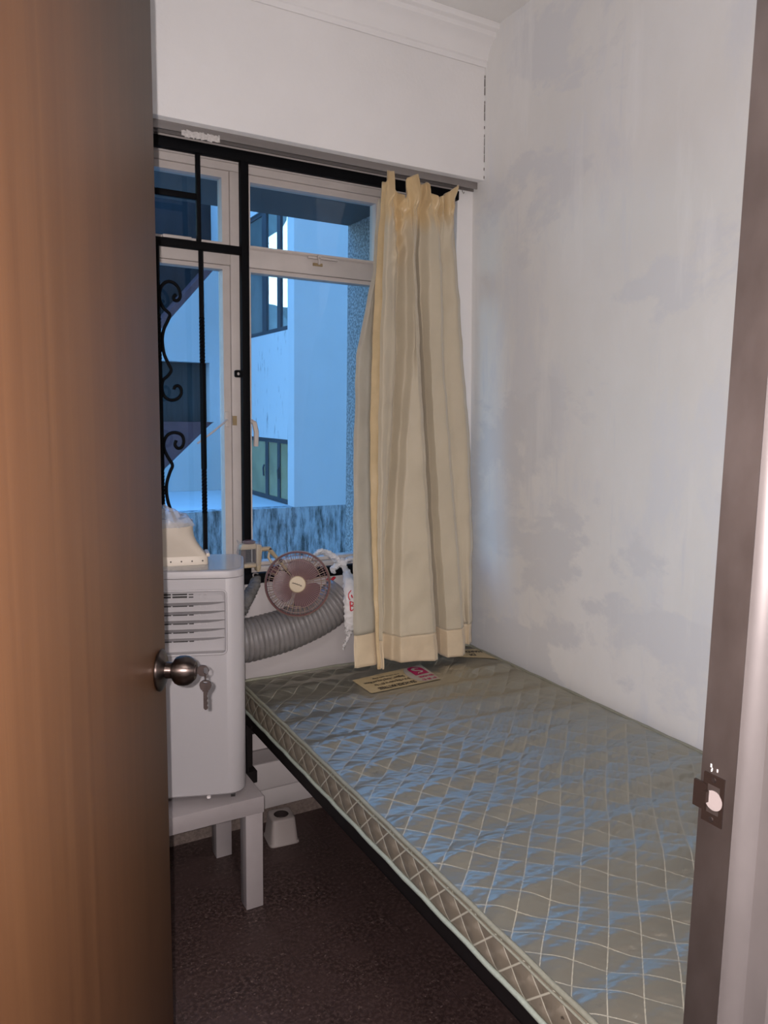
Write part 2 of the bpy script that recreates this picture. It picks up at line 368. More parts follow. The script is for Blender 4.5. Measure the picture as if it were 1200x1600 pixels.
# door frame: rabbet, stop with a rounded nose, casing
dj = sroot('trim_6', (XJ, .42, 0), 'bronze painted metal door jamb')
MB().prism([(XJ, .4488), (XJ, .4052), (XJ + .05, .4052), (XJ + .05, .4488)], 'z', 0, DH + .05).build('rabbet_face', M_bronze, dj)
sx = XJ - .012
stp = [(XJ + .05, .4050), (sx + .001, .4050), (sx, .4040)] + [(sx + .0095 * (1 - math.cos(PI / 2 * k / 8)) * .9 + .0095 * k / 8 * .35, .4040 - .0175 * math.sin(PI / 2 * k / 8) * .6 - .0175 * k / 8 * .4) for k in range(1, 9)]
q_ = stp[-1]
stp += [(q_[0] + .0006, q_[1] - .004), (q_[0] + .0010, .3665), (q_[0] + .004, .3625), (XJ + .05, .3605)]
MB().prism(stp, 'z', 0, DH + .05).build('door_stop', M_stop, dj, sm=35, label='worn shiny rounded door stop')
sp_ = MB()
zc, yc = 1.045, .4335
for bx in ((.4225, .4445, 1.059, 1.069), (.4225, .4445, 1.021, 1.031), (.4225, .4265, 1.031, 1.059), (.4395, .4445, 1.031, 1.059)):
    sp_.box(XJ - .0016, XJ + .001, *bx)
strike = sp_.build('strike_plate', M_strike, dj, label='dark metal strike plate')
MB().box(XJ - .0035, XJ - .0008, .4405, .4535, 1.032, 1.058).build('strike_lip', M_strike, strike)
MB().box(XJ - .0012, XJ - .0002, .4265, .4395, 1.031, 1.059).build('strike_recess', M_bronze, strike)
MB().lathe([(0, .0095), (.0012, .0095)], (XJ - .0006, .4325, 1.0445), (-1, 0, 0), 24).build('latch_hole', M_latch, strike, label='pale latch hole')
MB().box(XJ - .006, XJ - .0016, .4375, .441, 1.041, 1.052).build('bent_tab', M_strike, strike)
for z in (1.0645, 1.0255):
    MB().lathe([(0, .0026), (.0008, .0022)], (XJ - .0016, .4335, z), (-1, 0, 0), 12).build('screw', M_key, strike)
sk = MB()
for y, z, w in ((.4385, 1.0765, .0007), (.4372, 1.0735, .0005), (.4316, 1.0742, .0006), (.4378, 1.0720, .0005)): sk.box(XJ - .0003, XJ + .0005, y - w, y + w, z - 2.4 * w, z + 2.4 * w)
po = sk.build('paint_specks', M_lite, dj); po['kind'] = 'stuff'
# opposite jamb and head, out of the picture
struct(MB().prism([(-.15, .37), (-.104, .36), (-.104, .45), (-.15, .45)], 'z', 0, DH + .05).build('trim_7', M_bronze), 'hinge side door jamb')
struct(box('trim_8', M_bronze, -.103, XJ - .001, .365, .4488, DH, DH + .05), 'door frame head')

# ------------------------------------------------------------------ door, knob and keys
HX, HY = -.094, .453
uD = Vector((.477, .879, 0)).normalized(); nD = Vector((uD.y, -uD.x, 0))
ang = math.atan2(uD.y, uD.x)
door = sroot('door_1', (HX, HY, 0), 'brown wood-grain door standing ajar at the left'); door.rotation_euler = (0, 0, ang)
MDm = world_of(door)                                         # local x along the leaf, local y to the far face
MB().box(0, .717, 0, .040, .008, 2.045, MDm).build('door_leaf', M_door, door, bevel=.0015)
K0 = MDm @ Vector((.683, 0, 1.037))
knob = MB().lathe([(0, .0275), (.002, .0295), (.004, .0295), (.0055, .028), (.009, .020), (.0105, .0118), (.0185, .0112), (.0205, .0125), (.0215, .0155), (.024, .0185), (.029, .0208), (.036, .0213), (.042, .0203), (.047, .0172), (.0505, .0135), (.0515, .0125), (.0515, .008)],
                  K0, nD, 40).build('door_knob', M_steel, door, sm=35, label='round brushed steel knob with a keyhole')
MB().lathe([(.0512, .0078), (.053, .0078), (.0535, .006)], K0, nD, 24).build('lock_cylinder', M_key, knob)
MB().lathe([(0, .026), (.004, .026), (.01, .011), (.02, .011), (.026, .018), (.036, .021), (.048, .017), (.05, .002)], MDm @ Vector((.683, .040, 1.037)), -nD, 24).build('door_knob', M_steel, door, sm=35)
zz = Vector((0, 0, 1))
def plate(mbx, outer, hole, O, ex, ez, ey, th):
    """flat plate with one hole: outer and hole are loops of the same length"""
    n = len(outer); v = []
    for s in (-th / 2, th / 2):
        v += [O + ex * p[0] + ez * p[1] + ey * s for p in outer] + [O + ex * p[0] + ez * p[1] + ey * s for p in hole]
    f = []
    for i in range(n):
        j = (i + 1) % n
        f += [(i, j, n + j, n + i), (2 * n + i, 3 * n + i, 3 * n + j, 2 * n + j), (i, 2 * n + i, 2 * n + j, j), (n + i, n + j, 3 * n + j, 3 * n + i)]
    return mbx.add(v, f)
kx, ky = nD, -uD                                             # keys seen flat from the doorway
KE = K0 + nD * .0535
key1 = thing('key', KE, 'dark metal key stuck in the lock of the round door knob', 'key')
hexo = [(.0085 + .0085 * math.cos(a), .0085 * math.sin(a)) for a in [2 * PI * (k + .0) / 12 for k in range(12)]]
hexo = [(p[0] * (1.0 if k % 2 == 0 else .965), p[1] * (1.0 if k % 2 == 0 else .965)) for k, p in enumerate(hexo)]
hole = [(.0125 + .0034 * math.cos(2 * PI * k / 12), .0052 * math.sin(2 * PI * k / 12)) for k in range(12)]
plate(MB(), hexo, hole, KE, kx, zz, ky, .002).build('bow', M_key, key1)
MB().box(-.006, .001, -.001, .001, -.003, .003, Matrix.Translation(KE) @ Matrix((kx, ky, zz)).transposed().to_4x4()).build('blade', M_key, key1)
ringO = KE + nD * .0115 - zz * .0095
ring = MB().tube([ringO + kx * .0 + (zz * math.cos(a) + ky * .35 * math.sin(a) + kx * .2 * math.sin(a)) * .0052 for a in [2 * PI * k / 18 for k in range(19)]], .0007, 6).build('key_ring', M_steel)
tag(ring, 'small steel ring joining the two keys at the door knob', 'key ring')
K2 = ringO - zz * .0065
key2 = thing('key', K2, 'notched metal key hanging below the knob from the small ring', 'key')
ou = [(0, .003), (.004, .0018), (.0075, -.001), (.0085, -.005), (.0075, -.0095), (.0058, -.0122), (.0, -.0128), (-.0058, -.0122), (-.0075, -.0095), (-.0085, -.005), (-.0075, -.001), (-.004, .0018)]
ho = [(.0045 * math.cos(a) * .8, -.001 + .0012 * math.sin(a)) for a in [PI / 2 - 2 * PI * k / 12 for k in range(12)]]
plate(MB(), ou, ho, K2, kx, zz, ky, .002).build('bow', M_key, key2)
bl = [(-.0045, -.012), (.0042, -.012), (.0042, -.0145), (.0030, -.016)]
zz_ = -.016
for k in range(7): bl += [(.0030 - (.0009 if k % 2 else 0), zz_ - .0034 * k - .0012), (.0030 - (.0009 if k % 2 else 0), zz_ - .0034 * k - .0030)]
bl += [(.001, -.0415), (-.001, -.0415), (-.003, -.039), (-.003, -.0145), (-.0045, -.0145)]
Mk = Matrix.Translation(K2) @ Matrix((kx, zz, ky)).transposed().to_4x4()
MB().prism(bl, 'z', -.0009, .0009, Mk).build('blade', M_key, key2)

# ------------------------------------------------------------------ window
win = sroot('window_1', (.9, 2.40, .86), 'painted wooden casement window with top lights')
y0w, y1w = 2.386, 2.445
def fb(name, x0, x1, z0, z1, ya=y0w, yb=y1w, m=M_frame, par=win, bv=.003): return box(name, m, x0, x1, ya, yb, z0, z1, par, bevel=bv)
fb('head_rail', WX0, WX1, 2.139, 2.22); fb('head_bead', WX0, WX1, 2.160, 2.22, 2.376, 2.386)
fb('bottom_rail', WX0, WX1, .862, .888, 2.372, y1w)
for z in (.870, .879): fb('sill_bead', WX0, WX1, z - .0025, z + .0025, 2.369, 2.373, bv=.001)
fb('stile', WX0, -.255, .888, 2.139); fb('mullion', .258, .30, .888, 2.139); fb('mullion', .775, .817, .888, 2.139); fb('mullion', 1.318, 1.36, .888, 2.139); fb('stile', 1.575, WX1, .888, 2.139)
for xa, xb in ((-.255, .258), (.30, .775), (.817, 1.318), (1.36, 1.575)):
    fb('transom', xa, xb, 1.856, 1.912)
    for za, zb, bt, bb in ((1.912, 2.139, .023, .012), (.888, 1.856, .014, .013)):
        s = MB()
        w = .025; g = .0012
        s.box(xa + g, xa + w, 2.393, 2.432, za + g, zb - g).box(xb - w, xb - g, 2.393, 2.432, za + g, zb - g)
        s.box(xa + w, xb - w, 2.393, 2.432, zb - bt, zb - g).box(xa + w, xb - w, 2.393, 2.432, za + g, za + bb)
        b2 = .007
        s.box(xa + w - b2, xa + w, 2.389, 2.393, za + bb, zb - bt).box(xb - w, xb - w + b2, 2.389, 2.393, za + bb, zb - bt)
        s.box(xa + w - b2, xb - w + b2, 2.389, 2.393, zb - bt, zb - bt + b2).box(xa + w - b2, xb - w + b2, 2.389, 2.393, za + bb - b2, za + bb)
        sash = s.build('sash', M_frame, win)
        box('glass_pane', M_glass, xa + w, xb - w, 2.414, 2.417, za + bb, zb - bt, sash)
# fittings
lt = fb('latch', 1.035, 1.145, 1.905, 1.9125, 2.374, 2.386, bv=.003)
MB().lathe([(0, .007), (.010, .006)], (1.072, 2.376, 1.911), (0, -1, 0), 14).build('latch_pivot', M_frame, lt)
MB().box(1.068, 1.076, 2.366, 2.374, 1.887, 1.910).build('latch_tongue', M_frame, lt, bevel=.002)
box('latch_keep', M_brass, 1.056, 1.090, 2.381, 2.387, 1.884, 1.893, win)
lt2 = fb('latch', .565, .652, 1.915, 1.925, 2.376, 2.392, bv=.003)
for xk in (.783, .815): box('brass_keep', M_brass, xk - .007, xk + .006, 2.380, 2.388, 1.357, 1.387, win)
MB().tube([(.757, 2.380, 1.375), (.705, 2.362, 1.337), (.655, 2.345 + .02, 1.300)], .0055, 8, flat=.5).build('casement_stay', M_frame, win)
MB().box(.752, .764, 2.383, 2.393, 1.352, 1.40).build('stay_bracket', M_frame, win, bevel=.002)
MB().tube([(.832, 2.380, 1.372), (.842, 2.364, 1.365), (.847, 2.360, 1.335), (.846, 2.362, 1.29)], .0085, 8).build('casement_handle', M_frame, win)

# ------------------------------------------------------------------ curtain track and tape
trk = thing('curtain_track', (.6, 2.316, 2.22), 'thin grey metal curtain track under the white beam', 'curtain track')
MB().box(XL + .01, 1.655, 2.304, 2.330, 2.208, 2.2195).box(XL + .01, 1.655, 2.304, 2.309, 2.197, 2.208).box(XL + .01, 1.655, 2.325, 2.330, 2.193, 2.208).build('rail', M_alu, trk)
for x in (1.565, 1.60):
    MB().tube([(x, 2.317, 2.199), (x, 2.317, 2.185), (x + .006, 2.317, 2.178), (x + .009, 2.317, 2.184)], .0014, 6).build('glider_hook', M_alu, trk)
tp = MB(); n = 24
for i in range(n):
    xa = .606 + i * .0047
    tp.box(xa, xa + .0047, 2.3005, 2.3035, 2.186 + rnd.uniform(-.003, .002), 2.203 + rnd.uniform(-.002, .004))
tag(tp.build('tape_strip', M_tape), 'frayed whitish tape stuck across the curtain track above the grille', 'tape')

# ------------------------------------------------------------------ iron window grille
YG = 2.340
gr = thing('window_grille', (.54, YG, .843), 'black wrought iron grille in front of the window with scrolls and twisted bars', 'window grille')
def gb(name, x0, x1, z0, z1, d=.012): return box(name, M_black, x0, x1, YG - d, YG + d, z0, z1, gr, bevel=.002)
gb('top_rail', -.30, 1.595, 2.1565, 2.1875)
gb('bottom_rail', -.30, 1.595, .842, .8755)
gb('post', .7915, .8165, .8755, 2.1565); gb('post', .2560, .2810, .8755, 2.1565)
gb('mid_rail', .281, .7915, 1.881, 1.905, .010)
gb('lower_rail', .281, .7915, .8765, .9005, .010) 
for x, s in ((.6625, 1), (.410, -1)):
    gb('upper_bar', x - .0065, x + .0065, 1.905, 2.1565, .008)
    gb('cross_bar', min(x - s * .0065, .537), max(x - s * .0065, .537), 2.024, 2.042, .007)
def twist_bar(x, h):
    zs = np.arange(.9005, 1.8811, .0035); v = []; f = []; a = 0
    for i, z in enumerate(zs):
        if 1.545 < z < 1.685 or 1.085 < z < 1.225: a += .0035 / .042 * 2 * PI
        for j in range(4):
            q = a + PI / 4 + j * PI / 2; v.append((x + h * 1.414 * math.cos(q), YG + h * 1.414 * math.sin(q), z))
    for i in range(len(zs) - 1):
        for j in range(4): f.append((4 * i + j, 4 * i + (j + 1) % 4, 4 * i + 4 + (j + 1) % 4, 4 * i + 4 + j))
    f += [(3, 2, 1, 0), tuple(4 * (len(zs) - 1) + j for j in range(4))]
    return MB().add(v, f).build('twisted_bar', M_black, gr)
for x in (.668, .537, .406): twist_bar(x, .0062)
s1 = [(.582, 1.716), (.572, 1.722), (.566, 1.733), (.570, 1.745), (.582, 1.7495)]
S1 = [(.591, 1.745), (.583, 1.737), (.587, 1.728), (.597, 1.729), (.6035, 1.741), (.600, 1.761), (.588, 1.776), (.571, 1.781), (.554, 1.772), (.544, 1.752), (.543, 1.726), (.553, 1.703), (.571, 1.686), (.566, 1.669), (.553, 1.641), (.5475, 1.609), (.552, 1.570), (.563, 1.543), (.572, 1.522), (.562, 1.505), (.547, 1.490), (.5435, 1.466), (.550, 1.444), (.566, 1.433), (.585, 1.435), (.599, 1.448), (.601, 1.465), (.593, 1.476), (.582, 1.473), (.579, 1.464)]
S2 = [(.583, 1.311), (.579, 1.298), (.587, 1.287), (.600, 1.291), (.606, 1.310), (.599, 1.328), (.578, 1.335), (.557, 1.327), (.5455, 1.305), (.547, 1.282), (.558, 1.258), (.570, 1.235), (.562, 1.214), (.552, 1.182), (.5505, 1.150), (.557, 1.113), (.572, 1.074), (.582, 1.035), (.578, 1.005), (.564, .996), (.556, 1.006), (.562, 1.016)]
for sgn in (1, -1):
    for S_ in (S1, S2):
        pts = [(.537 + sgn * (p[0] - .537), YG, p[1]) for p in S_]
        MB().tube(catmull(pts, 5), .0052, 8).build('scroll', M_black, gr, sm=60)
lug = [(.7915, 1.507), (.7915, 1.530), (.780, 1.530)] + [(.780 - .0115 * math.sin(a), 1.5185 + .0115 * math.cos(a)) for a in [PI * k / 8 for k in range(1, 8)]] + [(.780, 1.507)]
n = 16
ou = [(.779 + .0125 * max(-1, min(1, 1.25 * math.cos(2 * PI * k / n))) * (1 if math.cos(2 * PI * k / n) < 0 else 1), .0115 * max(-1, min(1, 1.25 * math.sin(2 * PI * k / n)))) for k in range(n)]
ho = [(.779 + .005 * math.cos(2 * PI * k / n), .005 * math.sin(2 * PI * k / n)) for k in range(n)]
plate(MB(), ou, ho, Vector((0, YG - .008, 1.5185)), Vector((1, 0, 0)), zz, Vector((0, 1, 0)), .006).build('lock_lug', M_black, gr)

# ------------------------------------------------------------------ bed
MX0, MX1, MY0, MY1, MZ0, MZ1 = .757, 1.660, .475, 2.285, .455, .540
mt = thing('mattress', ((MX0 + MX1) / 2, (MY0 + MY1) / 2, MZ0), 'shiny olive-grey quilted single mattress lying on the black metal bed', 'mattress')
rs = np.random.RandomState(3)
ph = rs.rand(40) * 6.28
def warp(x, y):
    return .0035 * np.sin(9 * x + 4 * y + ph[0]) + .0025 * np.sin(17 * y - 11 * x + ph[1]), .003 * np.sin(8 * y - 5 * x + ph[2]) + .0025 * np.sin(19 * x + 7 * y + ph[3])
def lattice(x, y):
    wx, wy = warp(x, y); dx, dy = x + wx - .821, y + wy - .884
    return (dx - dy) / .0735, (dx + dy) / .0715
def cellrand(i, j, k):
    s = np.sin(i * 12.9898 + j * 78.233 + k * 37.719) * 43758.5453
    return s - np.floor(s)
def top_h(x, y):
    a, b = lattice(x, y)
    q = np.abs(np.sin(PI * a) * np.sin(PI * b))
    edge = np.minimum(np.minimum(x - MX0, MX1 - x), np.minimum(y - MY0, MY1 - y)); ed = np.clip(edge / .05, 0, 1) ** .5
    lab = np.clip(np.maximum(np.abs(x - 1.23) / .16, np.abs(y - 2.07) / .10) - 1, 0, .3) / .3
    lab2 = np.clip(np.maximum(np.abs(x - 1.62) / .10, np.abs(y - 2.16) / .10) - 1, 0, .3) / .3
    lab = np.minimum(lab, lab2) * .94 + .06
    puff = .0034 * q ** .5
    i, j = np.floor(a), np.floor(b)
    p = cellrand(i, j, 0) * 6.28; amp = .35 + .65 * cellrand(i, j, 1)
    tilt = (cellrand(i, j, 2) - .5) * .6
    fr = np.clip((2.2 - y) / 1.0, .25, 1)
    puck = .0007 * amp * fr * np.sin(2 * PI * (y + tilt * (x)) / .026 + p) * np.clip(q * 1.8, 0, 1)
    wv = .0052 * np.sin(2 * PI * (y + .10 * x + .02 * np.sin(5 * x)) / .145 + ph[5]) + .0022 * np.sin(2 * PI * (y - .07 * x) / .083 + ph[6]) + .0022 * np.sin(2 * PI * (y + .22 * x) / .31 + ph[7])
    fine = .0003 * np.sin(2 * PI * (y + .15 * np.sin(7 * x)) / .019 + 9 * np.sin(3 * x) + ph[8])
    return MZ1 - .004 + ed * (puff * lab + puck * lab + .8 * wv * lab + fine * lab) - .006 * (1 - ed)
# satin with stitched lozenges
def quilt_mat(name, col, dark, rough, metal=.3, lw=.012):
    m, N, L, b = new_mat(name)
    at = N.new('ShaderNodeAttribute'); at.attribute_name = 'lat'
    s = N.new('ShaderNodeSeparateXYZ'); L.new(at.outputs['Vector'], s.inputs[0])
    ds = []
    for o in ('X', 'Y'):
        pp = N.new('ShaderNodeMath'); pp.operation = 'PINGPONG'; pp.inputs[1].default_value = .5; L.new(s.outputs[o], pp.inputs[0]); ds.append(pp.outputs[0])
    mn = N.new('ShaderNodeMath'); mn.operation = 'MINIMUM'; L.new(ds[0], mn.inputs[0]); L.new(ds[1], mn.inputs[1])
    line = ramp(N, L, mn.outputs[0], lw, lw * 2, (1, 1, 1), (0, 0, 0))
    ad = N.new('ShaderNodeMath'); ad.operation = 'ADD'; L.new(s.outputs['X'], ad.inputs[0]); L.new(s.outputs['Y'], ad.inputs[1])
    vein = ramp(N, L, noise(N, L, 22, (1, 1, 1), 3, .5, 2.5), .655, .685)
    vein2 = ramp(N, L, noise(N, L, 5), .5, .62)
    ml = N.new('ShaderNodeMath'); ml.operation = 'MULTIPLY'; L.new(vein, ml.inputs[0]); L.new(vein2, ml.inputs[1])
    c = mixrgb(N, L, ml.outputs[0], col, dark)
    c = mixrgb(N, L, line, c, (.50, .475, .39))
    mr2 = N.new('ShaderNodeMapRange'); mr2.inputs['To Min'].default_value = metal; mr2.inputs['To Max'].default_value = min(metal, .3); L.new(line, mr2.inputs[0]); L.new(mr2.outputs[0], b.inputs['Metallic'])
    L.new(c, b.inputs['Base Color'])
    rr = N.new('ShaderNodeMapRange'); rr.inputs['To Min'].default_value = rough; rr.inputs['To Max'].default_value = .65; L.new(line, rr.inputs[0]); L.new(rr.outputs[0], b.inputs['Roughness'])
    b.inputs['Specular IOR Level'].default_value = 1.0 if metal > .3 else .35; b.inputs['Anisotropic'].default_value = .93
    tg = N.new('ShaderNodeCombineXYZ'); tg.inputs[0].default_value = 1.0; L.new(tg.outputs[0], b.inputs['Tangent'])
    bp = N.new('ShaderNodeBump'); bp.inputs['Strength'].default_value = .25; bp.inputs['Distance'].default_value = .0015
    L.new(noise(N, L, 45, (1, 2.2, 1), 4), bp.inputs['Height']); L.new(bp.outputs[0], b.inputs['Normal'])
    return m
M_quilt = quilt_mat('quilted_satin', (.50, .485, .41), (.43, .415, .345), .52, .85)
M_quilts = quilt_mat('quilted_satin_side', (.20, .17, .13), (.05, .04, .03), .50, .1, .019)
def grid_mesh(name, X, Y, Z, A, Bt, mt_, parent):
    ny, nx = X.shape; me = bpy.data.meshes.new(name)
    co = np.stack([X, Y, Z], -1).reshape(-1, 3)
    idx = np.arange(nx * ny).reshape(ny, nx)
    q = np.stack([idx[:-1, :-1], idx[:-1, 1:], idx[1:, 1:], idx[1:, :-1]], -1).reshape(-1, 4)
    me.vertices.add(len(co)); me.vertices.foreach_set('co', co.ravel())
    me.loops.add(q.size); me.loops.foreach_set('vertex_index', q.ravel().astype(np.int32))
    me.polygons.add(len(q)); me.polygons.foreach_set('loop_start', np.arange(0, q.size, 4, dtype=np.int32))
    me.update(calc_edges=True)
    if A is not None:
        at = me.attributes.new('lat', 'FLOAT_VECTOR', 'POINT')
        at.data.foreach_set('vector', np.stack([A, Bt, A * 0], -1).reshape(-1).astype(np.float32))
    smooth(me); return link(name, me, mt_, parent)
X, Y = np.meshgrid(np.linspace(MX0 + .001, MX1 - .001, 300), np.linspace(MY0 + .001, MY1 - .001, 620))
A, B_ = lattice(X, Y)
grid_mesh('quilted_top', X, Y, top_h(X, Y), A, B_, M_quilt, mt)
# sides: quilted in the same lozenges
def side(name, P0, P1, out, ny, off):
    P0, P1, out = np.array(P0), np.array(P1), np.array(out); Ln = np.linalg.norm(P1 - P0)
    T, Zz = np.meshgrid(np.linspace(0, 1, ny), np.linspace(MZ0 + .002, MZ1 - .006, 30))
    s = T * Ln + off; zc_ = Zz - .4985
    a = (s + zc_ * 1.0) / .0725; b = (s - zc_ * 1.0) / .0725
    a = a + .5; b = b + .5
    q = np.abs(np.sin(PI * a) * np.sin(PI * b)) ** .7
    hh = np.clip((1 - (np.abs(zc_) / .0395) ** 4), 0, 1) ** .5
    d = (.0032 * q + .006) * hh
    X = P0[0] + (P1[0] - P0[0]) * T + out[0] * d; Y = P0[1] + (P1[1] - P0[1]) * T + out[1] * d
    return grid_mesh(name, X, Y, Zz, a, b, M_quilts, mt)
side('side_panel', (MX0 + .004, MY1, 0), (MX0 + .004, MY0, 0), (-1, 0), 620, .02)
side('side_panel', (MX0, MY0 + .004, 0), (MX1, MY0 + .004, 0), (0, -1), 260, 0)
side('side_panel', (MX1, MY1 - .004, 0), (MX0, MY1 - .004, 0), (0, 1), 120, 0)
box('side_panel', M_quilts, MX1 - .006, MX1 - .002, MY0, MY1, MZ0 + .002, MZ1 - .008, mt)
box('base_cloth', M_piplow, MX0 + .004, MX1 - .004, MY0 + .004, MY1 - .004, MZ0 + .001, MZ0 + .006, mt)
def loop_pts(z, inset, wob):
    pts = []; r = .03
    cx = [(MX0 + inset + r, MY1 - inset - r, 90), (MX0 + inset + r, MY0 + inset + r, 180), (MX1 - inset - r, MY0 + inset + r, 270), (MX1 - inset - r, MY1 - inset - r, 0)]
    prev = None
    for x, y, a0 in cx + [cx[0]]:
        st_ = (x + r * math.cos(math.radians(a0)), y + r * math.sin(math.radians(a0)))
        if prev is not None:
            k = 48
            for i in range(1, k): pts.append((prev[0] + (st_[0] - prev[0]) * i / k, prev[1] + (st_[1] - prev[1]) * i / k))
        for j in range(6): pts.append((x + r * math.cos(math.radians(a0 + 18 * j)), y + r * math.sin(math.radians(a0 + 18 * j))))
        prev = pts[-1]
    out = []
    for p in pts:
        w = wob * (math.sin((p[0] + p[1]) * 2 * PI / .145) + .7 * math.sin(p[1] * 2 * PI / .0725))
        out.append((p[0], p[1], z + w))
    return out
MB().tube(loop_pts(MZ1 - .006, .001, .0009), .0052, 8).build('top_piping', M_pip, mt, sm=60)
MB().tube(loop_pts(MZ1 - .0145, -.004, .0007), .0026, 6).build('top_seam', M_pip, mt, sm=60)
MB().tube(loop_pts(MZ0 + .004, -.003, .0012), .0052, 8).build('bottom_piping', M_piplow, mt, sm=60, label='pale green bottom piping')
# sewn-on labels, printed upside down as seen from the door
def on_top(me_or_pts, lift): return [(p[0], p[1], float(top_h(np.array(p[0]), np.array(p[1]))) + lift) for p in me_or_pts]
def label_patch(name, corners, mt_, parent, lift, nu=24, nv=10):
    c = [np.array(p) for p in corners]; v = []
    for j in range(nv + 1):
        for i in range(nu + 1):
            s, t_ = i / nu, j / nv; v.append((1 - t_) * ((1 - s) * c[0] + s * c[1]) + t_ * ((1 - s) * c[3] + s * c[2]))
    f = [(j * (nu + 1) + i, j * (nu + 1) + i + 1, (j + 1) * (nu + 1) + i + 1, (j + 1) * (nu + 1) + i) for j in range(nv) for i in range(nu)]
    return MB().add(on_top(v, lift), f).build(name, mt_, parent, sm=60)
def print_on(txt, size, cx, cy, rz, par, m, lift, bold=.0, sx=1, align='LEFT', name='printed_text'):
    me = text_mesh(txt, size, bold, align); v = []
    for p in me.vertices:
        x, y = p.co.x * sx, p.co.y
        v.append((cx + x * math.cos(rz) - y * math.sin(rz), cy + x * math.sin(rz) + y * math.cos(rz)))
    f = [tuple(p.vertices) for p in me.polygons]; bpy.data.meshes.remove(me)
    return MB().add(on_top(v, lift), f).build(name, m, par)
LA = [(1.083, 2.122), (1.367, 2.155), (1.348, 2.003), (1.083, 1.990)]
lab = label_patch('brand_label', LA, M_lab, mt, .0022); lab['label'] = 'cream mattress label with magenta emblem'
rz = PI + .055
print_on('SEA HORSE MATTRESS', .0285, 1.264, 2.022, rz, lab, M_ink, .0034, .0011, .50)
print_on('Best selling mattress #261 for', .0215, 1.260, 2.054, rz, lab, M_ink, .0034, .0006, .52)
print_on('Singapore, Hong Kong and Macau', .0215, 1.255, 2.081, rz, lab, M_ink, .0034, .0006, .52)
print_on('is our mattress quality pledge', .0150, 1.250, 2.105, rz, lab, M_ink, .0034, .0003, .58)
def ell(cx, cy, rx, ry, n=28): return [(cx + rx * math.cos(2 * PI * k / n), cy + ry * math.sin(2 * PI * k / n)) for k in range(n)]
def flat_poly(pts, par, m, lift, name):
    return MB().add(on_top(pts, lift), [tuple(range(len(pts)))]).build(name, m, par)
flat_poly([(1.2635, 2.05), (1.266, 2.09), (1.277, 2.122), (1.292, 2.143), (1.365, 2.152), (1.346, 2.006), (1.29, 2.004), (1.272, 2.02)], lab, M_labw, .0034, 'white_panel')
arch = [(1.290, 2.062), (1.345, 2.068)] + [(1.319 + .0275 * math.cos(a), 2.112 + .030 * math.sin(a)) for a in [0 + PI * k / 14 for k in range(15)]]
flat_poly(arch, lab, M_mag, .0044, 'emblem_arch')
sh = catmull([(1.306, 2.072), (1.312, 2.080), (1.324, 2.082), (1.330, 2.090), (1.322, 2.098), (1.312, 2.103), (1.308, 2.112), (1.314, 2.121), (1.325, 2.124), (1.334, 2.119)], 4)
rr = [.0012, .002, .003, .0042, .0052, .0058, .0058, .0052, .0044, .003]
v = []; f = []
for k, p in enumerate(sh):
    w = np.interp(k / (len(sh) - 1) * 9, range(10), rr); q = np.array(sh[min(k + 1, len(sh) - 1)]) - np.array(sh[max(k - 1, 0)]); q = q / np.linalg.norm(q)
    v += [(p[0] - q[1] * w, p[1] + q[0] * w), (p[0] + q[1] * w, p[1] - q[0] * w)]
f = [(2 * k, 2 * k + 1, 2 * k + 3, 2 * k + 2) for k in range(len(sh) - 1)]
MB().add(on_top(v, .0052), f).build('emblem_figure', M_labw, lab)
print_on('SEA HORSE', .0185, 1.347, 2.047, rz, lab, M_mag, .0046, .0009, .60)
print_on('\u6d77 \u99ac \u724c', .0170, 1.343, 2.022, rz, lab, M_mag, .0046, .0008, .95)
LB = [(1.545, 2.236), (1.664, 2.236), (1.664, 2.088), (1.545, 2.150)]
LB = [(1.53, 2.22), (1.655, 2.225), (1.659, 2.085), (1.53, 2.165)]
lab2 = label_patch('firmness_label', LB, M_lab, mt, .0022, 12, 8); lab2['label'] = 'cream label in the corner'
print_on('HARD', .030, 1.649, 2.183, PI - .22, lab2, M_ink, .0036, .001, .78)
print_on('DI', .030, 1.603, 2.158, PI - .22, lab2, M_ink, .0036, .001, .78)

bed = thing('bed_frame', (1.21, 1.38, 0), 'black metal bed frame under the mattress', 'bed frame')
M_bed = mat('black_bed_metal', (.007, .005, .005), .6, spec=.3)
for xa in (.760, 1.628):
    MB().box(xa, xa + .003, .49, 2.29, .412, .4522).box(xa, xa + .032, .49, 2.29, .410, .4135).build('side_rail', M_bed, bed)
for ya in (.49, 2.262):
    MB().box(.782, 1.628, ya, ya + .003, .412, .4522).box(.782, 1.628, ya, ya + .028, .410, .4135).build('end_rail', M_bed, bed)
for k in range(9): box('slat', M_bed, .786, 1.622, .62 + k * .19, .66 + k * .19, .442, .4522, bed)
for xa in (.764, 1.622):
    for ya in (.50, 2.235):
        lg = MB().box(xa, xa + .005, ya, ya + .034, .004, .409).box(xa, xa + .028, ya + .029, ya + .034, .004, .409).build('leg', M_bed, bed)
        MB().box(xa - .003, xa + .040, ya - .004, ya + .0345, .372, .409).build('corner_bracket', M_bed, lg)
        MB().box(xa - .002, xa + .031, ya - .002, ya + .036, 0, .03).build('leg_foot', M_bed, lg)
        MB().box(xa - .003, xa + .032, ya - .003, ya + .037, .205, .245).build('leg_collar', M_bed, lg)

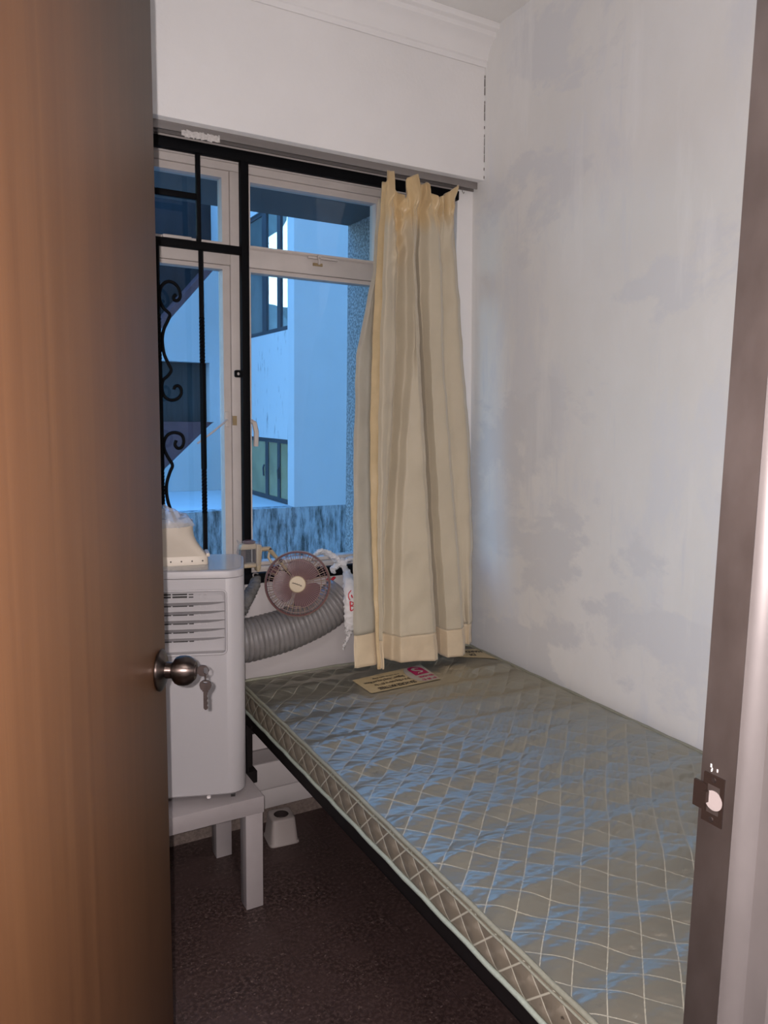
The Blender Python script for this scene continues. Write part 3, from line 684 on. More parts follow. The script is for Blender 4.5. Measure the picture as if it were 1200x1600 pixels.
# ------------------------------------------------------------------ small white table
tb = thing('side_table', (.43, 2.08, 0), 'low white square-legged side table under the portable air conditioner', 'table')
TX0, TX1, TY0, TY1, TZ = .15, .702, 1.912, 2.250, .331
MB().box(TX0, TX1, TY0, TY1, .283, TZ).build('table_top', M_table, tb, bevel=.001)
for xa in (TX0 + .001, TX1 - .0535):
    for ya in (TY0 + .001, TY1 - .051):
        MB().box(xa, xa + .0495, ya, ya + .050, 0, .2828).build('leg', M_table, tb, bevel=.0008)

# ------------------------------------------------------------------ portable air conditioner
AO = Vector((.453, 1.973, TZ)); aang = math.atan2(-.323, .946)
ac = thing('portable_air_conditioner', AO, 'white portable air conditioner with louvred vent standing on the small table', 'air conditioner', aang)
MA = world_of(ac)
def A_(x, y, z): return MA @ Vector((x, y, z))
AX0, AX1, AD, AZ0, AZ1, R_ = -.130, .205, .245, .022, .631, .048
def rr_loop(inset=0, n=8):
    x0, x1, y0, y1, r = AX0 + inset, AX1 - inset, inset, AD - inset, R_ - inset
    pts = []
    for cx, cy, a0 in ((x1 - r, y0 + r, -90), (x1 - r, y1 - r, 0), (x0 + r, y1 - r, 90), (x0 + r, y0 + r, 180)):
        for k in range(n + 1):
            a = math.radians(a0 + 90 * k / n); pts.append((cx + r * math.cos(a), cy + r * math.sin(a)))
    return pts
lp = rr_loop(); nl = len(lp)
# the closing segment (last -> first) is the flat front face: leave it open and frame the vent there
VX0, VX1, VZ0, VZ1 = -.078, .1605 - .006, .428, .596
zs = [(AZ0, .006), (AZ0 + .006, .0), (.6285, 0.0), (.6305, .0012)]
body = MB(); v = []
for z, ins in zs: v += [A_(x, y, z) for x, y in rr_loop(ins)]
f = []
for i in range(len(zs) - 1):
    for j in range(nl - 1): f.append((i * nl + j, i * nl + j + 1, (i + 1) * nl + j + 1, (i + 1) * nl + j))
f += [tuple(range(nl))[::-1], tuple(range((len(zs) - 1) * nl, len(zs) * nl))]
body.add(v, f)
def q4(x0, x1, z0, z1, y=0.0): body.add([A_(x0, y, z0), A_(x1, y, z0), A_(x1, y, z1), A_(x0, y, z1)], [(0, 1, 2, 3)])
FX0, FX1 = AX0 + R_, AX1 - R_
zb, zt_ = zs[1][0], zs[2][0]
body.add([A_(FX0, .006, AZ0), A_(FX1, .006, AZ0), A_(FX1, 0, zb), A_(FX0, 0, zb)], [(0, 1, 2, 3)])
body.add([A_(FX0, 0, zt_), A_(FX1, 0, zt_), A_(FX1, .0012, .6305), A_(FX0, .0012, .6305)], [(0, 1, 2, 3)])
q4(FX0, FX1, zb, VZ0); q4(FX0, FX1, VZ1, zt_)
q4(FX0, VX0, VZ0, VZ1); q4(VX1, FX1, VZ0, VZ1)
body.build('housing', M_acw, ac, sm=35)
# recess: rounded bezel, back plate, slots and blades
DP = .021
rec = MB()
def rq(p): rec.add([A_(*q) for q in p], [(0, 1, 2, 3)])
rq([(VX0, 0, VZ1), (VX1, 0, VZ1), (VX1, DP, VZ1), (VX0, DP, VZ1)]); rq([(VX0, 0, VZ0), (VX0, DP, VZ0), (VX1, DP, VZ0), (VX1, 0, VZ0)])
rq([(VX0, 0, VZ0), (VX0, 0, VZ1), (VX0, DP, VZ1), (VX0, DP, VZ0)]); rq([(VX1, 0, VZ0), (VX1, DP, VZ0), (VX1, DP, VZ1), (VX1, 0, VZ1)])
rq([(VX0, DP, VZ0), (VX1, DP, VZ0), (VX1, DP, VZ1), (VX0, DP, VZ1)])
vent = rec.build('vent_recess', M_acw, ac)
bz = []
r2 = .012
for cx, cz, a0 in ((VX1 - r2 + .003, VZ0 + r2 - .003, -90), (VX1 - r2 + .003, VZ1 - r2 + .003, 0), (VX0 + r2 - .003, VZ1 - r2 + .003, 90), (VX0 + r2 - .003, VZ0 + r2 - .003, 180)):
    for k in range(6):
        a = math.radians(a0 + 90 * k / 5); bz.append(A_(cx + r2 * math.cos(a), -.0002, cz + r2 * math.sin(a)))
MB().tube(bz + [bz[0], bz[1]], .0032, 8, caps=False).build('bezel', M_acw, vent, sm=60)
pitch = .0242
for k in range(6):
    z = VZ1 - .028 - k * pitch
    blade = []
    for j in range(13):
        t_ = j / 12; x = VX0 + .001 + (VX1 - VX0 - .002) * t_
        taper = 1 - max(0, (t_ - .72) / .28) ** 2 * .75
        blade.append((x, taper))
    v = []; f = []
    for x, tpz in blade:
        v += [A_(x, .0005, z), A_(x, .0005, z + .0030), A_(x, .0005 + .0165 * tpz, z - .0125 * tpz + .0016), A_(x, .0005 + .0165 * tpz, z - .0125 * tpz)]
    for j in range(12):
        for q in range(4): f.append((4 * j + q, 4 * j + (q + 1) % 4, 4 * j + 4 + (q + 1) % 4, 4 * j + 4 + q))
    f += [(3, 2, 1, 0), (48, 49, 50, 51)]
    if k < 5: MB().add(v, f).build('louvre', M_acw, vent, sm=35)
    # dark intake slots behind each blade
for k in range(6):
    zb_ = VZ1 - .009 - k * pitch
    for a_, b_ in ((-.070, -.034), (-.030, .014), (.018, .056), (.060, .072)):
        w = .0022 if b_ < .06 else .0014
        MB().box(a_, b_, DP - .0025, DP - .0008, zb_ - .0105, zb_ - .0105 + 2 * w, MA).box(a_, b_, DP - .0025, DP - .0008, zb_ - .003, zb_ - .003 + 2 * w * .8, MA).build('intake_slot', M_acd, vent)
    for xk in (.084, .100): MB().box(xk, xk + .006, DP - .005, DP - .0008, zb_ - .013, zb_ - .004, MA).build('clip', M_acw, vent)
# cap with a glossy top
cap = MB(); v = []; lv = [(.6322, .0), (.646, .0), (.650, .0015), (.652, .006)]
for z, ins in lv: v += [A_(x, y, z) for x, y in rr_loop(ins)]
f = [(i * nl + j, i * nl + (j + 1) % nl, (i + 1) * nl + (j + 1) % nl, (i + 1) * nl + j) for i in range(3) for j in range(nl)] + [tuple(range(nl))[::-1], tuple(range(3 * nl, 4 * nl))]
capo = cap.add(v, f).build('top_cap', M_acw, ac, sm=35)
MB().add([A_(x, y, .6526) for x, y in rr_loop(.008)], [tuple(range(nl))]).build('glossy_panel', M_gloss, capo)
MB().box(-.11, .10, .055, .075, .6527, .6529, MA).build('control_strip', mat('control_strip_grey', (.42, .42, .40), .2), capo)
for x, y in ((.170, .035), (.170, .20), (-.095, .035), (-.095, .20)):
    c_ = MB().lathe([(0, .0105), (.012, .0105)], A_(x - .006, y, .0108), Vector((.946, -.323, 0)), 16).build('caster', M_wheel, ac)
    MB().box(x - .012, x + .012, y - .008, y + .008, .0205, .023, MA).build('caster_mount', M_wheel, c_)
MB().lathe([(0, .0055), (.004, .0055)], A_(.105, .002, .022), (0, 0, -1), 12).build('drain_plug', M_lite, ac, label='small white plug')

# ------------------------------------------------------------------ grey hoses
hp = [(.615, 2.262, .676), (.70, 2.262, .676), (.77, 2.262, .676), (.831, 2.262, .682), (.893, 2.262, .691), (.960, 2.262, .708), (1.030, 2.262, .733), (1.082, 2.262, .763), (1.118, 2.262, .791)]
cl = catmull(hp, 40); cum = [0]
for i in range(1, len(cl)): cum.append(cum[-1] + np.linalg.norm(np.array(cl[i]) - np.array(cl[i - 1])))
Nn = 300; ss = np.linspace(0, cum[-1], Nn)
pts = [tuple(np.interp(s, cum, [c[k] for c in cl]) for k in range(3)) for s in ss]
rad = [.0665 + .0045 * (abs(math.sin(PI * s / .0165)) ** .7) for s in ss]
hz = tag(MB().tube(pts, 0, 36, caps=False, rr=rad).build('exhaust_hose', M_hose, sm=80), 'thick grey corrugated exhaust hose above the bed behind the small fan', 'hose')
# slack dusty sleeve behind the air conditioner
sl = catmull([(.752, 2.262, .772), (.768, 2.262, .800), (.785, 2.264, .825), (.803, 2.268, .850), (.813, 2.285, .866)], 12)
rr = [.037 - .016 * (i / (len(sl) - 1)) ** 2 + .0018 * math.sin(i * 1.6) + .002 * rnd.uniform(-1, 1) for i in range(len(sl))]
so = MB().tube(sl, 0, 18, rr=rr, flat=.55).build('dusty_sleeve', M_sleeve, sm=60)
tag(so, 'dusty dark grey fabric sleeve hanging behind the air conditioner by the grille', 'sleeve')
hk = MB().tube(catmull([(.822, 2.322, .845), (.826, 2.321, .858), (.820, 2.320, .866), (.819, 2.321, .875), (.826, 2.322, .879), (.836, 2.322, .876)], 5), .0028, 8).build('hook', M_alu, sm=60)
tag(hk, 'small grey s-shaped hook on the bottom rail of the grille', 'hook')

# ------------------------------------------------------------------ clip fan
FC = Vector((.922, 2.195, .860)); fn = Vector((-.40, -.90, .17)).normalized()
fx_ = Vector((0, 0, 1)).cross(-fn).normalized() * -1; fx_ = (Vector((1, 0, 0)) - fn * fn.x).normalized(); fy_ = fn.cross(fx_); fy_ = fy_ if fy_.z > 0 else -fy_
fan = thing('clip_fan', (.805, YG, .90), 'small maroon and cream clip fan clamped to the black grille post', 'fan')
def F_(x, y, z): return FC + fx_ * x + fy_ * y + fn * z
RF = .100
def ringp(r, z, n=56): return [F_(r * math.cos(2 * PI * k / n), r * math.sin(2 * PI * k / n), z) for k in range(n + 1)]
MB().lathe([(-.014, RF - .002), (-.014, RF + .003), (-.004, RF + .0045), (.004, RF + .003), (.006, RF - .002), (-.004, RF - .0022), (-.014, RF - .002)], FC, fn, 64, False).build('rim', M_fanr, fan, sm=50)
rimw = MB().tube(ringp(RF + .0042, -.009), .0016, 6).build('rim_edge', M_fanc, fan, sm=60)
cg = MB()
def wirep(t0):
    out = []
    for r, z in ((.026, .030), (.05, .0285), (.075, .0225), (.090, .014), (.0985, .004)):
        out.append(F_(r * math.cos(t0), r * math.sin(t0), z))
    return out
for k in range(72): cg.tube(wirep(2 * PI * k / 72), .0008, 4, caps=False)
cg.tube(ringp(.0755, .0222), .001, 4); cg.tube(ringp(.0905, .0135), .001, 4)
wo = cg.build('front_cage', M_fanx, fan); wo['kind'] = 'stuff'
rg = MB()
for k in range(40):
    t0 = 2 * PI * k / 40 + .02
    rg.tube([F_(r * math.cos(t0), r * math.sin(t0), z) for r, z in ((.022, -.045), (.06, -.043), (.088, -.032), (.0985, -.010))], .001, 4, caps=False)
rg.tube(ringp(.0755, -.0385), .0012, 4); rg.tube(ringp(.050, -.0435), .0012, 4)
wo = rg.build('rear_cage', M_fanc, fan); wo['kind'] = 'stuff'
disc = MB().lathe([(.026, .0265), (.0305, .0265), (.033, .024), (.034, .001)], FC, fn, 40).build('badge', M_fanc, fan, sm=40)
def badge_pt(x, y, z=.0349): return F_(x, y, z)
stroke = [(-.016, .004), (-.013, .0065), (-.010, .0035), (-.007, .0045), (-.004, .001), (-.001, .002), (.002, -.002), (.006, -.001), (.009, -.005), (.013, -.006), (.011, -.003)]
MB().tube([badge_pt(*p) for p in stroke], .0012, 5).build('badge_script', M_ink, disc)
for k in range(3):
    v = []; f = []; a0 = 2 * PI * k / 3 + 1.15
    for i in range(9):
        r = .018 + (.080 - .018) * i / 8; wdt = (.58 + .36 * math.sin(PI * i / 8 * .85 + .2))
        for j in range(9):
            a = a0 + (j / 8 - .5) * 2 * wdt; pz = -.004 + (j / 8 - .5) * .022 * (1 - .3 * i / 8)
            rr_ = r - (.010 * (abs(j / 8 - .5) * 2) ** 3 if i == 8 else 0)
            v.append(F_(rr_ * math.cos(a), rr_ * math.sin(a), pz))
    for i in range(8):
        for j in range(8): f.append((i * 9 + j, i * 9 + j + 1, i * 9 + j + 10, i * 9 + j + 9))
    MB().add(v, f).build('blade', M_fanp, fan, sm=60)
MB().lathe([(-.010, .020), (.010, .020), (.016, .014)], FC, fn, 24).build('hub', M_fanp, fan)
MB().lathe([(-.105, .016), (-.100, .026), (-.060, .030), (-.044, .022)], FC, fn, 24).build('motor_housing', M_fanp, fan, sm=40)
# bracket between the clamp and the motor
P = [Vector((.838, 2.318, .958)), Vector((.872, 2.318, .957)), Vector((.898, 2.300, .922)), Vector((.915, 2.270, .893))]
brk = MB().tube(P, .0, 8, rr=[.012, .0125, .0085, .0095], flat=.7).build('bracket', M_fanc, fan, sm=60)
MB().tube([Vector((.876, 2.318, .955)), Vector((.868, 2.312, .930)), Vector((.880, 2.300, .905))], .0045, 8).build('bracket_rib', M_fanc, brk)
MB().lathe([(0, .0042), (.003, .0042)], Vector((.873, 2.308, .957)), (0, -1, 0), 12).build('pivot_screw', M_hole, brk)
MB().lathe([(-.006, .006), (.006, .006)], Vector((.902, 2.288, .920)), (-.4, -.9, .1), 12).build('tilt_knob', M_ink, brk)
MB().tube([Vector((.895, 2.285, .890)), Vector((.866, 2.300, .888))], .0175, 14, rr=[.0175, .014]).build('swing_gear_cover', M_fanp, brk, sm=50)
cb = MB().prism([(.822, .978), (.840, .976), (.842, .955), (.838, .900), (.832, .886), (.824, .888), (.822, .920)], 'y', 2.296, 2.327).build('clamp', M_fanc, fan, bevel=.004)
MB().prism([(.770, .962), (.774, .980), (.822, .982), (.822, .962)], 'y', 2.299, 2.3265).build('clamp_jaw', M_fanc, cb, bevel=.004)
MB().box(.774, .823, 2.299, 2.3265, .902, .916).build('clamp_jaw', M_fanc, cb, bevel=.004)
MB().lathe([(0, .019), (.006, .021), (.010, .014)], (.803, 2.312, .981), (0, 0, 1), 20).build('clamp_screw', M_fanp, cb)
MB().box(.7715, .7885, 2.301, 2.3265, .917, .961).build('clamp_pad', mat('brown_rubber', (.07, .045, .035), .6), cb, bevel=.003)
MB().box(.8185, .8225, 2.301, 2.3265, .917, .961).build('clamp_pad', bpy.data.materials['brown_rubber'], cb)
wr_ = []; wf = []
for i in range(7):
    for j in range(9):
        a = -2.3 + j * .55
        wr_.append((.803 + (.040 + .004 * math.sin(i * 2 + j * 1.7)) * math.sin(a * .9), 2.315 - .034 * math.cos(a * .8), .912 + i * .0135 + .003 * math.sin(j * 2.1)))
for i in range(6):
    for j in range(8): wf.append((i * 9 + j, i * 9 + j + 1, i * 9 + j + 10, i * 9 + j + 9))
MB().add(wr_, wf).build('polythene_wrap', M_poly, cb, sm=70)

# ------------------------------------------------------------------ duct adapter with a clear bag on the air conditioner
NZ = AZ1 + TZ + .0222 + .0
NC = Vector((.494, 2.075, .984))
noz = thing('duct_adapter', NC, 'cream plastic duct adapter lying on top of the air conditioner', 'duct adapter')
Mn = Matrix.Translation(NC) @ Matrix.Rotation(-.20, 4, 'Z')
def sup(hx, hy, p, n=48):
    out = []
    for k in range(n):
        a = 2 * PI * k / n; c, s = math.cos(a), math.sin(a)
        out.append((hx * math.copysign(abs(c) ** (2 / p), c), hy * math.copysign(abs(s) ** (2 / p), s)))
    return out
lev = [(.0, .100, .040, 10), (.022, .099, .039, 10), (.024, .096, .038, 9), (.040, .084, .042, 6), (.058, .072, .048, 4), (.075, .065, .052, 2.8), (.092, .0625, .0545, 2.2), (.106, .063, .055, 2)]
v = []; n = 48
for z, hx, hy, p in lev: v += [Mn @ Vector((x, y, z)) for x, y in sup(hx, hy, p)]
for z, hx, hy, p in ((.106, .060, .052, 2), (.080, .060, .050, 2)): v += [Mn @ Vector((x, y, z)) for x, y in sup(hx, hy, p)]
f = [(i * n + j, i * n + (j + 1) % n, (i + 1) * n + (j + 1) % n, (i + 1) * n + j) for i in range(9) for j in range(n)] + [tuple(range(n))[::-1], tuple(range(9 * n, 10 * n))]
nz = MB().add(v, f).build('adapter_body', M_noz, noz, sm=40)
for xk in (-.03, .0, .028, .056, .084): MB().lathe([(0, .0022), (.001, .0022)], Mn @ Vector((xk, -.0393, .011)), Mn.to_3x3() @ Vector((0, -1, 0)), 10).build('screw_hole', M_hole, nz)
MB().box(.094, .104, -.034, .03, .020, .030, Mn).build('clip_tab', M_noz, nz, bevel=.002)
rs2 = np.random.RandomState(5)
pb = MB(); v = []; nn = 20; mm = 9
for i in range(mm):
    t_ = i / (mm - 1)
    for j in range(nn):
        a = 2 * PI * j / nn; r = (.062 * (1 - t_) ** .75 + .006) * (1 + .22 * math.sin(3 * a + 4 * t_) * t_ + .12 * rs2.uniform(-1, 1))
        v.append(Mn @ Vector((r * math.cos(a) - .018 * t_, r * .8 * math.sin(a), .105 + .055 * t_ ** .8 + .006 * rs2.uniform(-1, 1) * (1 if i else 0))))
f = [(i * nn + j, i * nn + (j + 1) % nn, (i + 1) * nn + (j + 1) % nn, (i + 1) * nn + j) for i in range(mm - 1) for j in range(nn)]
tag(pb.add(v, f).build('plastic_bag', M_film, sm=20), 'crumpled clear plastic bag stuffed in the cream duct adapter', 'bag')

# ------------------------------------------------------------------ white carrier bag tied to the grille
bagr = thing('carrier_bag', (1.13, 2.29, .69), 'white carrier bag with red print knotted to the grille beside the curtain', 'bag')
def crumple(mb, ctr, rx, ry, rz_, n, seed, amp):
    q = np.random.RandomState(seed); k = 16; v = []; m2 = 9
    for i in range(m2 + 1):
        th = PI * i / m2
        for j in range(k):
            a = 2 * PI * j / k; r = 1 + amp * q.uniform(-1, 1)
            v.append((ctr[0] + rx * r * math.sin(th) * math.cos(a), ctr[1] + ry * r * math.sin(th) * math.sin(a), ctr[2] + rz_ * r * math.cos(th)))
    f = [(i * k + j, i * k + (j + 1) % k, (i + 1) * k + (j + 1) % k, (i + 1) * k + j) for i in range(m2) for j in range(k)]
    return mb.add(v, f)
def bagtube(pts, rr, flat, seed, name, n=18):
    q = np.random.RandomState(seed); c = catmull(pts, 8); R = np.interp(np.linspace(0, 1, len(c)), np.linspace(0, 1, len(rr)), rr)
    mb = MB().tube(c, 0, n, rr=list(R), flat=flat)
    mb.v = [tuple(np.array(p) + q.uniform(-1, 1, 3) * .0028) for p in mb.v]
    return mb.build(name, M_bag, bagr, sm=75)
bagtube([(1.027, 2.312, .915), (1.034, 2.300, .930), (1.050, 2.298, .937), (1.078, 2.298, .928), (1.102, 2.298, .912), (1.120, 2.296, .897)], [.006, .010, .012, .013, .013, .010], .6, 1, 'handle_loop')
crumple(MB(), (1.128, 2.292, .893), .018, .016, .015, 0, 4, .25).build('knot', M_bag, bagr, sm=70)
bagtube([(1.122, 2.290, .892), (1.102, 2.286, .886), (1.088, 2.284, .876), (1.094, 2.282, .862)], [.006, .013, .013, .003], .6, 2, 'knot_ear')
bagtube([(1.130, 2.290, .892), (1.146, 2.286, .904), (1.160, 2.284, .906), (1.166, 2.284, .893)], [.006, .013, .013, .004], .6, 3, 'knot_ear')
bagtube([(1.128, 2.286, .888), (1.122, 2.245, .868), (1.110, 2.205, .846), (1.106, 2.182, .812), (1.104, 2.175, .770), (1.102, 2.175, .725), (1.098, 2.177, .690), (1.098, 2.179, .676)], [.007, .013, .020, .024, .026, .022, .014, .008], .45, 6, 'bag_body')
bagtube([(1.097, 2.168, .690), (1.090, 2.168, .672), (1.080, 2.170, .650), (1.074, 2.171, .630)], [.006, .004, .003, .0015], .6, 8, 'loose_corner')
for pts in ([(1.099, 2.1675, .826), (1.090, 2.1650, .818), (1.088, 2.1635, .806), (1.093, 2.1620, .796)], [(1.099, 2.1655, .812), (1.103, 2.1650, .802)],
            [(1.093, 2.1620, .792), (1.094, 2.1615, .776), (1.095, 2.1615, .760)], [(1.093, 2.1620, .790), (1.103, 2.1625, .787), (1.105, 2.1625, .779), (1.096, 2.1615, .776), (1.106, 2.1625, .772), (1.106, 2.1625, .763), (1.096, 2.1615, .759)]):
    MB().tube(catmull(pts, 4), .0024, 6, flat=.6).build('red_print', M_red, bagr)
rb = MB().tube(catmull([(1.085, 2.325, .836), (1.092, 2.320, .830), (1.103, 2.318, .833), (1.112, 2.322, .838)], 4), .007, 8, flat=.6).build('red_ribbon', M_red, sm=60)
tag(rb, 'scrap of red plastic under the grille rail left of the white bag', 'scrap')

# ------------------------------------------------------------------ curtain
cur = thing('curtain', (1.35, 2.30, 2.20), 'cream satin curtain bunched at the right end of the track above the bed', 'curtain')
ZL = [2.15, 1.90, 1.59, 1.287, .96, .62]
CT = {'b0': [1.263, 1.233, 1.151, 1.131, 1.118, 1.107], 'b1': [1.265, 1.234, 1.206, 1.188, 1.184, 1.190], 'b2': [1.285, 1.262, 1.237, 1.220, 1.206, 1.203],
      'b3': [1.300, 1.306, 1.296, 1.266, 1.231, 1.212], 'b4': [1.339, 1.356, 1.351, 1.311, 1.280, 1.264], 'b5': [1.408, 1.382, 1.390, 1.401, 1.414, 1.432],
      'b6': [1.447, 1.444, 1.434, 1.445, 1.461, 1.478], 'b7': [1.478, 1.491, 1.489, 1.507, 1.529, 1.549], 'b8': [1.526, 1.550, 1.568, 1.589, 1.593, 1.580]}
def ycur(z): return 2.30 - (2.2 - z) / 1.65 * .15
def bx_(k, z):
    zz2 = ZL[::-1]; return float(np.interp(z, zz2, CT[k][::-1]))
def sect(spec, z, n=8):
    """spec: list of (key, dx, dy) along the cross-section"""
    P = []; out = []
    for k, dx, dy in spec:
        d_y = dy * min(1, (2.25 - z) * 2.2 + .25); P.append((bx_(k, z) * (1 + d_y / ycur(z)) + dx, ycur(z) + d_y))
    for i in range(len(P) - 1):
        for j in range(n):
            t_ = j / n; s = t_ * t_ * (3 - 2 * t_)
            out.append((P[i][0] + (P[i + 1][0] - P[i][0]) * t_, P[i][1] + (P[i + 1][1] - P[i][1]) * s))
    out.append(P[-1]); return out
rs3 = np.random.RandomState(11); wp = rs3.rand(20) * 6.28
def crease(x, z):
    return .0030 * math.sin(31 * z + 17 * x + wp[0]) * math.sin(13 * z - 40 * x + wp[1]) + .0016 * math.sin(55 * z - 60 * x + wp[2]) * math.sin(21 * z + wp[3])
def sheet(name, spec, z0, z1, mt_, nz=70, th=.0025, zf0=None, zf1=None, par=cur, extra=None, n=8, gold=None):
    v = []; gv = []; cols = None
    for i in range(nz + 1):
        row = []
        t_ = i / nz; zm = z0 + (z1 - z0) * t_
        sec = sect(spec, zm, n); cols = len(sec)
        for k, (x, y) in enumerate(sec):
            u = min(1, max(0, (x - sec[0][0]) / (sec[-1][0] - sec[0][0] + 1e-9))); za = z0 + (zf0(u) if zf0 else 0); zb2 = z1 + (zf1(u) if zf1 else 0)
            z = za + (zb2 - za) * t_; dx, dy = (extra(u, z) if extra else (0, 0))
            v.append((x + dx, min(y + dy + crease(x, z), 2.299), z)); gv.append(gold(u, z) if gold else 0.0)
    f = [(i * cols + k, i * cols + k + 1, (i + 1) * cols + k + 1, (i + 1) * cols + k) for i in range(nz) for k in range(cols - 1)]
    o = MB().add(v, f).build(name, mt_, par, sm=55)
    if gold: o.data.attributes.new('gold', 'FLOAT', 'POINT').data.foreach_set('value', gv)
    md = o.modifiers.new('thickness', 'SOLIDIFY'); md.thickness = th; md.offset = 1
    return o
ZH = .657
main_spec = [('b2', 0, -.034), ('b2', .014, -.046), ('b3', -.004, -.030), ('b3', -.001, -.002), ('b3', .002, .040), ('b4', -.012, .002), ('b4', .022, -.030), ('b5', -.012, -.042), ('b5', -.003, -.034), ('b5', -.001, .034), ('b5', .014, .004), ('b6', 0, -.034), ('b7', -.008, -.040), ('b7', .001, -.026), ('b7', -.002, .020)]
def sstep(a, b2, x):
    t_ = min(1, max(0, (x - a) / (b2 - a))); return t_ * t_ * (3 - 2 * t_)
def ridge(x): return 1 - abs((x % 1.0) * 2 - 1)                     # triangular folds with sharp crests
def top_main(u):
    px = [0, .12, .22, .28, .33, .37, .45, .58, .66, .72, .80, .90, 1]; pz = [.062, .046, .008, -.022, -.010, .050, .064, .060, .046, .050, .026, .002, -.002]
    return float(np.interp(u, px, pz))
def fold_main(u, z):
    a = sstep(1.99, 2.11, z); h = sstep(2.075, 2.13, z)
    pin = math.exp(-((z - 2.082) / .022) ** 2)                    # cloth pinched in at the pleats
    dy = -a * (.026 * ridge(u * 4.6 + .15) + .012 * ridge(u * 11 + 6 * z) * h) + .012 * a + pin * .014 * ridge(u * 4.6 + .15)
    cz = math.exp(-((u - .27) / .13) ** 2) * sstep(1.80, 1.93, z) * (1 - .6 * sstep(2.10, 2.16, z))
    dy += cz * (-.012 + .017 * ridge(9 * z + 3.1 * u + .6 * math.sin(21 * z)) * ridge(3.3 * u + 7 * z) - .012 * ridge(17 * z - 6 * u))
    dx = .006 * a * math.sin(2 * PI * u * 4.6 + 12 * z) * h - .004 * pin * math.sin(2 * PI * u * 4.6)
    return dx, dy
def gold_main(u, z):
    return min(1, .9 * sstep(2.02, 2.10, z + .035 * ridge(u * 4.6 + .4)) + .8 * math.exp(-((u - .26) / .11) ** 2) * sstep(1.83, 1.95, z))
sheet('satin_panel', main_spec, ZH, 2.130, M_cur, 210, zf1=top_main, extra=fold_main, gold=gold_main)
sheet('side_hem', [('b1', .004, .012), ('b1', -.001, -.006), ('b1', .001, -.026), ('b2', 0, -.030), ('b2', .003, -.022)], .560, 2.155, M_hem, 120, .003, zf1=lambda u: .040 * sstep(0, .75, u), extra=lambda u, z: (-.004 * sstep(2.05, 2.15, z) * (1 - u), -.014 * sstep(2.06, 2.16, z) * ridge(u + .2)))
sheet('lining', [('b0', .020, .004), ('b0', 0, -.014), ('b0', .012, -.020), ('b1', -.012, -.014), ('b1', .010, .004)], .680, 2.10, M_lining, 80)['label'] = 'pale left edge of the curtain'
sheet('bottom_hem', [('b0', .020, .004), ('b0', 0, -.014), ('b0', .012, -.020), ('b1', -.012, -.014), ('b1', .010, .004)], .572, .680, M_cur2, 10, .0035)
hem_spec = [(k, dx, dy - .0025) for k, dx, dy in main_spec]
sheet('bottom_hem', hem_spec, .559, ZH, M_cur2, 12, .0045, zf0=lambda u: .010 * (1 - u) * abs(math.sin(5 * u)) + .006 * (1 - u))
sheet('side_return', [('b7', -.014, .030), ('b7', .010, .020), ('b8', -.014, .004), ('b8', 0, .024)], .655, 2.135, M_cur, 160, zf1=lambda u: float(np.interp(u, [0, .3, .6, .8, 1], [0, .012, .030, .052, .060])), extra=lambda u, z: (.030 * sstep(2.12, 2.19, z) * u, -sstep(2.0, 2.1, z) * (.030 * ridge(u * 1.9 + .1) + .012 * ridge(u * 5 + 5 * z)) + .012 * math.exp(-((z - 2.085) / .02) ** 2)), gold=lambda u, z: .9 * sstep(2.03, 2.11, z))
sheet('bottom_hem', [('b7', -.012, .022), ('b7', .012, .012), ('b8', -.010, .004), ('b8', 0, .024)], .580, .655, M_cur2, 8, .0035)
# ------------------------------------------------------------------ square plastic pot on the floor
PX, PY = .872, 2.215
pot = thing('square_pot', (PX, PY, 0), 'upturned grey square plastic pot with a round hole on the floor under the bed', 'pot')
n = 40; v = []; q0 = Matrix.Translation((PX, PY, 0)) @ Matrix.Rotation(-.10, 4, 'Z')
for z, h, p in ((0, .0505, 7), (.004, .0505, 7), (.007, .0475, 7), (.078, .0395, 7), (.083, .0375, 6), (.085, .034, 5)):
    v += [q0 @ Vector((x, y, z)) for x, y in sup(h, h, p, n)]
for z, h in ((.085, .0245), (.0835, .0243)): v += [q0 @ Vector((x, y, z)) for x, y in sup(h, h, 2, n)]
f = [(i * n + j, i * n + (j + 1) % n, (i + 1) * n + (j + 1) % n, (i + 1) * n + j) for i in range(7) for j in range(n)] + [tuple(range(n))[::-1]]
pt = MB().add(v, f).build('pot_shell', M_pot, pot, sm=40)
MB().add([q0 @ Vector((x, y, .0602)) for x, y in sup(.0236, .0236, 2, n)], [tuple(range(n))]).build('hole_bottom', M_pothole, pt)
MB().add([q0 @ Vector((x, y, z)) for z in (.0605, .0838) for x, y in sup(.0243, .0243, 2, n)], [(j, (j + 1) % n, n + (j + 1) % n, n + j) for j in range(n)]).build('hole_wall', M_pothole, pt)

# ------------------------------------------------------------------ outside: canopy, fin wall, neighbouring block
struct(box('wall_canopy', M_can, -2.5, 1.75, 2.551, 3.26, 2.258, 2.40), 'concrete canopy over the window')
struct(box('wall_fin', M_peb, 1.62, 1.80, 2.551, 3.26, -3, 2.257), 'pebble-dash fin wall beside the window')
mb = MB().box(-8, 9, 2.44, 2.55, 2.81, 10).box(-8, XL - .11, 2.44, 2.55, -3, 2.81).box(1.96, 9, 2.44, 2.55, -3, 2.81)
struct(mb.build('wall_outside', M_ext), 'outer face of the building the bedroom is in')
struct(box('floor_courtyard', M_ground, -12, 14, 2.551, 16, -3.1, -3.0), 'courtyard ground')
nb = thing('neighbouring_block', (2.281, 5.5, -3), 'pale rendered neighbouring building seen through the window', 'building')
YA, XB, ZL_, YC, HB = 5.5, 2.281, .664, 7.0, 3.62
FT = .12
box('front_wall', M_ext, XB, 6.0, YA, YA + FT, ZL_, HB, nb)
box('stained_wall', M_exts, -6, 6.0, YA, YA + FT, -3, ZL_ - .001, nb)
